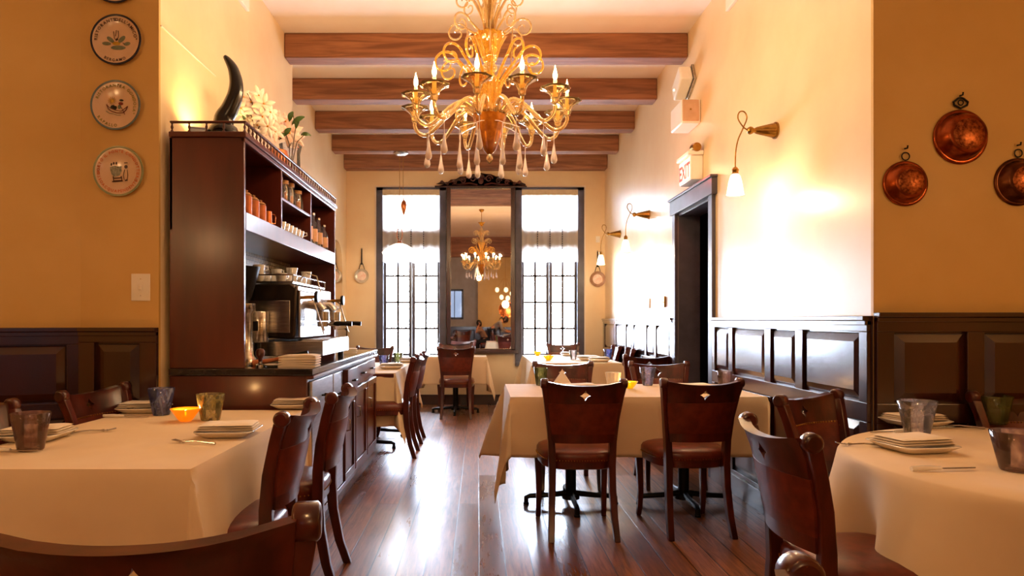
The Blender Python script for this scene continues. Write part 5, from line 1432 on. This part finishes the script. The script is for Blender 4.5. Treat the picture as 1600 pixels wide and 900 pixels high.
for j in range(len(L_) - 1):
    for k in range(n): fs.append((j*n + k, j*n + (k+1) % n, (j+1)*n + (k+1) % n, (j+1)*n + k))
b.add(vs, fs).build('ruffled_shade', M_SHADE2, t, solid=.003)
MB().sphere((-.02, 0, 2.19), .03).build('bulb', M_BULB, t)
light('pendant_light', 'POINT', (-1.055, 9.10, 2.08), 16, (1, .78, .55), .04)

# ------------------------------------------------------------------ room behind the camera (seen in the mirror, and lighting the front tables)
t = thing('cylinder_pendant', 'white cylinder-shaded pendant reflected in front of the chandelier in the tall mirror', 'pendant lamp', (-.0, -.45, 0))
MB().tube([(0, 0, CZ), (0, 0, 2.86)], .006).build('cord', M_BRASS, t)
MB().lathe([(.02, 2.86), (.10, 2.85), (.15, 2.55), (.147, 2.55), (.098, 2.845)], 28).build('shade', M_SHADE, t)
MB().sphere((0, 0, 2.68), .035).build('bulb', M_BULB, t)
light('cylinder_pendant_light', 'POINT', (0, -.45, 2.50), 46, WARM, .08)
t = thing('globe_cluster', 'cluster of small glowing globe lamps reflected at the right of the tall mirror', 'pendant lamp', (1.0, -2.2, 0))
MB().box(-.12, .12, -.05, .05, CZ - .04, CZ).tube([(0, 0, CZ), (0, 0, 2.6)], .006).build('canopy', M_BRASS, t)
for i, (x, z) in enumerate(((-.30, 2.22), (.02, 2.22), (-.14, 1.98), (.08, 1.95), (.22, 2.1))):
    g = MB().tube([(x * .2, 0, 2.6), (x, 0, z + .07)], .004).build('arm', M_BRASS, t); MB().sphere((x, 0, z), .075, sz=1.1).build('globe', M_SHADE, g)
light('globe_cluster_light', 'POINT', (1.0, -2.2, 1.75), 26, WARM, .12)
t = thing('copper_platter', 'polished scalloped copper platter on the wall, reflected at the right of the tall mirror', 'copper pan', (1.10, -3.598, 1.60))
MB().lathe([(.001, .01), (.20, .012), (.24, .03), (.29, .035), (.29, .028), (.24, .0), (.001, 0)], 64, axis='y', wave=.025, k=16).build('platter_dish', M_BRIGHTCOP, t, ang=60)
# warm wall lamps on the unseen side walls
def side_lamp(x, y, z, sx, pw, label):
    t = thing('wall_lantern', label, 'wall lamp', (x, y, z), group='warm wall lanterns of the front room')
    MB().lathe([(.001, 0), (.05, 0), (.05, .01), (.02, .02), (.015, .10), (.001, .10)], 20, axis='x').build('bracket', M_BRASS, t).scale.x = sx
    MB().lathe([(.03, .10), (.05, .08), (.08, -.08), (.077, -.08), (.047, .078)], 24, (sx * .11, 0, 0)).build('shade', M_SHADE, t)
    light('lantern_light', 'POINT', (x + sx * .22, y, z - .05), pw, WARM, .10)
side_lamp(-3.6, 0.9, 2.25, 1, 28, 'left side wall lantern of the front room')
side_lamp(-3.6, -1.2, 2.25, 1, 24, 'left side wall lantern of the front room, farther back')
side_lamp(3.7, 1.2, 2.25, -1, 27, 'unseen fill lantern added on the right side wall of the front room')  # added warm fill, no lamp known on this wall

# ------------------------------------------------------------------ the two people reflected in the mirror
def body(name, joints, bones, m, parent, sub=2):
    me = bpy.data.meshes.new(name); keys = list(joints)
    me.from_pydata([joints[k][0] for k in keys], [(keys.index(a), keys.index(b)) for a, b in bones], [])
    o = bpy.data.objects.new(name, me); COL.objects.link(o); o.parent = parent
    sk = o.modifiers.new('skin', 'SKIN'); sk.use_smooth_shade = True
    for i, k in enumerate(keys):
        r = joints[k][1]; r = r if isinstance(r, tuple) else (r, r)
        me.skin_vertices[0].data[i].radius = r
        me.skin_vertices[0].data[i].use_root = (i == 0)
    q = o.modifiers.new('sub', 'SUBSURF'); q.levels = sub; q.render_levels = sub
    me.materials.append(m); return o
def hand(palm, dr, up, m, parent, curl=.5, name='hand_fingers'):
    """five separate curled fingers from a palm point"""
    dr = V(dr).normalized(); side = dr.cross(V(up)).normalized(); dn = side.cross(dr) * -1
    mb = MB()
    for i, (off, ln) in enumerate(((-.030, .065), (-.010, .075), (.010, .072), (.030, .058))):
        p = V(palm) + side * off; pts = [p, p + dr * ln * .45 + dn * ln * .1 * curl, p + dr * ln * .8 + dn * ln * .4 * curl, p + dr * ln * .95 + dn * ln * .75 * curl]
        mb.tube(bez(pts), .008, 8)
    p = V(palm) - dr * .045 - side * .034; mb.tube(bez([p, p + dr * .02 - side * .02, p + dr * .05 - side * .022 + dn * .02]), .0095, 8)
    mb.build(name, m, parent)
def head(parent, c, face_dir, m, r=.105):
    """head with face, ears; c = centre"""
    f = V(face_dir).normalized(); up = V((0, 0, 1)); s_ = f.cross(up).normalized(); up = s_.cross(f)
    B = M4(((s_.x, f.x, up.x, c[0]), (s_.y, f.y, up.y, c[1]), (s_.z, f.z, up.z, c[2]), (0, 0, 0, 1)))
    b = MB(); b.m = B
    def fn(u, v):
        a = 2*pi*u; t_ = pi*v; x, y, z = sin(t_)*cos(a), sin(t_)*sin(a), cos(t_)
        jaw = 1 - .28 * max(0, -z) ** 1.2
        X = x * r * .74 * jaw; Y_ = y * r * (.95 if y < 0 else .90) * (1 - .08 * max(0, -z)); Z = z * r * 1.16
        if y > .5 and -.35 < z < .12: Y_ += .016 * math.exp(-(x/.13)**2) * (1 + (-z) * 1.5)
        if y > .3: Y_ -= .008 * math.exp(-((abs(x) - .36)/.15)**2 - ((z - .08)/.12)**2)
        if y > .5: Y_ += .006 * math.exp(-(x/.3)**2 - ((z + .50)/.08)**2)
        return (X, Y_, Z)
    b.grid(fn, 40, 28)
    for sx in (-1, 1): b.sphere((sx * r * .74, -.008, -.005), .026, sx=.35, sy=.7, sz=1.15, n=10, m=6)
    h = b.build('head', m, parent, ang=80)
    e = MB(); e.m = B
    for sx in (-1, 1): e.sphere((sx * .032, r * .80, .012), .011, n=8, m=6)
    e.build('eyes', M_BLACK, h)
    l = MB(); l.m = B; l.sphere((0, r * .83, -.052), .018, sy=.4, sz=.3, n=10, m=6); l.build('mouth', mat('lips', '#9c5a4a', '#8c4c3e', 9, rough=.5), h)
    hr = MB(); hr.m = B
    def fh(u, v):
        a = 2*pi*u; t_ = v * pi * .80; x, y, z = sin(t_)*cos(a), sin(t_)*sin(a), cos(t_)
        cut = 0
        if y > .15: t2 = t_ * (1 - .42 * min(1, (y - .0))); x, y, z = sin(t2)*cos(a), sin(t2)*sin(a), cos(t2)
        return (x * r * .80, y * r * 1.0 - .006, z * r * 1.22 + .003)
    hr.grid(fh, 36, 18); hr.build('hair', M_HAIR, parent, ang=80)
    return B
# woman leaning forward over the table, facing +X (right in the mirror)
px_, py_ = .52, -2.45
t = thing('person', 'person with tied dark hair in a grey top leaning over a table, mirrored', 'person', (px_, py_, 0))
J = {'pelvis': ((0, 0, .86), (.15, .13)), 'waist': ((.10, 0, 1.0), (.125, .11)), 'chest': ((.26, 0, 1.13), (.14, .15)), 'neckb': ((.36, 0, 1.19), (.07, .07)), 'neck': ((.42, 0, 1.21), .05),
     'shl': ((.30, .17, 1.15), .058), 'ell': ((.36, .22, .93), .045), 'wrl': ((.55, .16, .86), .03), 'pal': ((.62, .14, .85), (.036, .018)),
     'shr': ((.30, -.17, 1.15), .058), 'elr': ((.40, -.24, .95), .045), 'wrr': ((.60, -.18, .88), .03), 'par': ((.67, -.16, .87), (.036, .018)),
     'hpl': ((-.02, .09, .84), .10), 'knl': ((.06, .10, .47), .065), 'anl': ((-.04, .10, .08), .042), 'tol': ((.12, .11, .035), .035),
     'hpr': ((-.02, -.09, .84), .10), 'knr': ((.10, -.10, .48), .065), 'anr': ((.02, -.10, .08), .042), 'tor': ((.18, -.11, .035), .035)}
BN = [('pelvis', 'waist'), ('waist', 'chest'), ('chest', 'neckb'), ('neckb', 'neck'), ('chest', 'shl'), ('shl', 'ell'), ('ell', 'wrl'), ('wrl', 'pal'), ('chest', 'shr'), ('shr', 'elr'), ('elr', 'wrr'), ('wrr', 'par'),
      ('pelvis', 'hpl'), ('hpl', 'knl'), ('knl', 'anl'), ('anl', 'tol'), ('pelvis', 'hpr'), ('hpr', 'knr'), ('knr', 'anr'), ('anr', 'tor')]
body('body', J, BN, M_SKIN, t)
J2 = {k: (v[0], (v[1][0] + .012, v[1][1] + .012) if isinstance(v[1], tuple) else v[1] + .012) for k, v in J.items() if k in ('pelvis', 'waist', 'chest', 'neckb', 'shl', 'ell', 'shr', 'elr')}
J2['wrl'] = ((.50, .175, .875), .040); J2['wrr'] = ((.55, -.195, .895), .040)
body('shirt', J2, [b_ for b_ in BN if b_[0] in J2 and b_[1] in J2], M_SHIRT, t)
J3 = {k: (v[0], (v[1][0] + .014, v[1][1] + .014) if isinstance(v[1], tuple) else v[1] + .014) for k, v in J.items() if k in ('pelvis', 'hpl', 'knl', 'anl', 'hpr', 'knr', 'anr')}
body('trousers', J3, [b_ for b_ in BN if b_[0] in J3 and b_[1] in J3], M_TROUSER, t)
B = head(t, (.50, 0, 1.24), (.85, .25, -.45), M_SKIN)
hr = MB(); hr.tube(bez([(.41, 0, 1.30), (.36, 0, 1.32), (.30, .01, 1.29), (.27, .01, 1.24)]), [.03, .035, .032, .03, .03, .03, .03, .028, .026, .024, .02, .018, .016, .014, .012, .01, .008, .006, .004], 10); hr.build('ponytail', M_HAIR, t)
hand((.645, .135, .85), (1, -.1, -.1), (0, 0, 1), M_SKIN, t); hand((.695, -.155, .87), (1, .1, -.1), (0, 0, 1), M_SKIN, t)
# second person bent down beside, head resting on raised arms
t2 = thing('person', 'person in a brown top bent low, hands at the head, mirrored', 'person', (.10, -2.35, 0))
J = {'pelvis': ((.18, 0, .56), (.15, .14)), 'waist': ((.10, .0, .70), (.13, .12)), 'chest': ((-.02, 0, .86), (.14, .15)), 'neckb': ((-.08, 0, .97), (.07, .07)), 'neck': ((-.09, 0, 1.02), .05),
     'shl': ((-.03, .17, .92), .058), 'ell': ((-.22, .25, .84), .045), 'wrl': ((-.14, .17, 1.02), .03), 'pal': ((-.10, .14, 1.08), (.034, .018)),
     'shr': ((-.03, -.17, .92), .058), 'elr': ((-.20, -.25, .86), .045), 'wrr': ((-.12, -.17, 1.04), .03), 'par': ((-.09, -.14, 1.10), (.034, .018)),
     'hpl': ((.16, .09, .54), .10), 'knl': ((-.20, .12, .50), .07), 'anl': ((-.16, .12, .08), .042), 'tol': ((-.30, .12, .035), .035),
     'hpr': ((.16, -.09, .54), .10), 'knr': ((-.20, -.12, .50), .07), 'anr': ((-.14, -.12, .08), .042), 'tor': ((-.28, -.12, .035), .035)}
body('body', J, BN, M_SKIN, t2)
J2 = {k: (v[0], (v[1][0] + .012, v[1][1] + .012) if isinstance(v[1], tuple) else v[1] + .012) for k, v in J.items() if k in ('pelvis', 'waist', 'chest', 'neckb', 'shl', 'ell', 'shr', 'elr')}
body('shirt', J2, [b_ for b_ in BN if b_[0] in J2 and b_[1] in J2], M_SHIRT2, t2)
J3 = {k: (v[0], (v[1][0] + .014, v[1][1] + .014) if isinstance(v[1], tuple) else v[1] + .014) for k, v in J.items() if k in ('pelvis', 'hpl', 'knl', 'anl', 'hpr', 'knr', 'anr')}
body('trousers', J3, [b_ for b_ in BN if b_[0] in J3 and b_[1] in J3], M_TROUSER, t2)
head(t2, (-.10, 0, 1.12), (-.8, .2, -.5), M_SKIN)
hand((-.10, .135, 1.10), (.2, -.3, .8), (1, 0, 0), M_SKIN, t2); hand((-.09, -.135, 1.12), (.2, .3, .8), (1, 0, 0), M_SKIN, t2)
s = dup(CH0, (.24, -2.35, 0), R(90), 'chair under the bent person in the mirror reflection')
tb = table('table the two people lean over, reflected in the tall mirror', .95, 1.85, -2.85, -2.05, [(1.4, -2.45)], 0)
drape('tablecloth', 'cloth on the table where the two people lean, seen in the tall mirror', .95, 1.85, -2.85, -2.05, (.25, .25, .25, .25), 8)
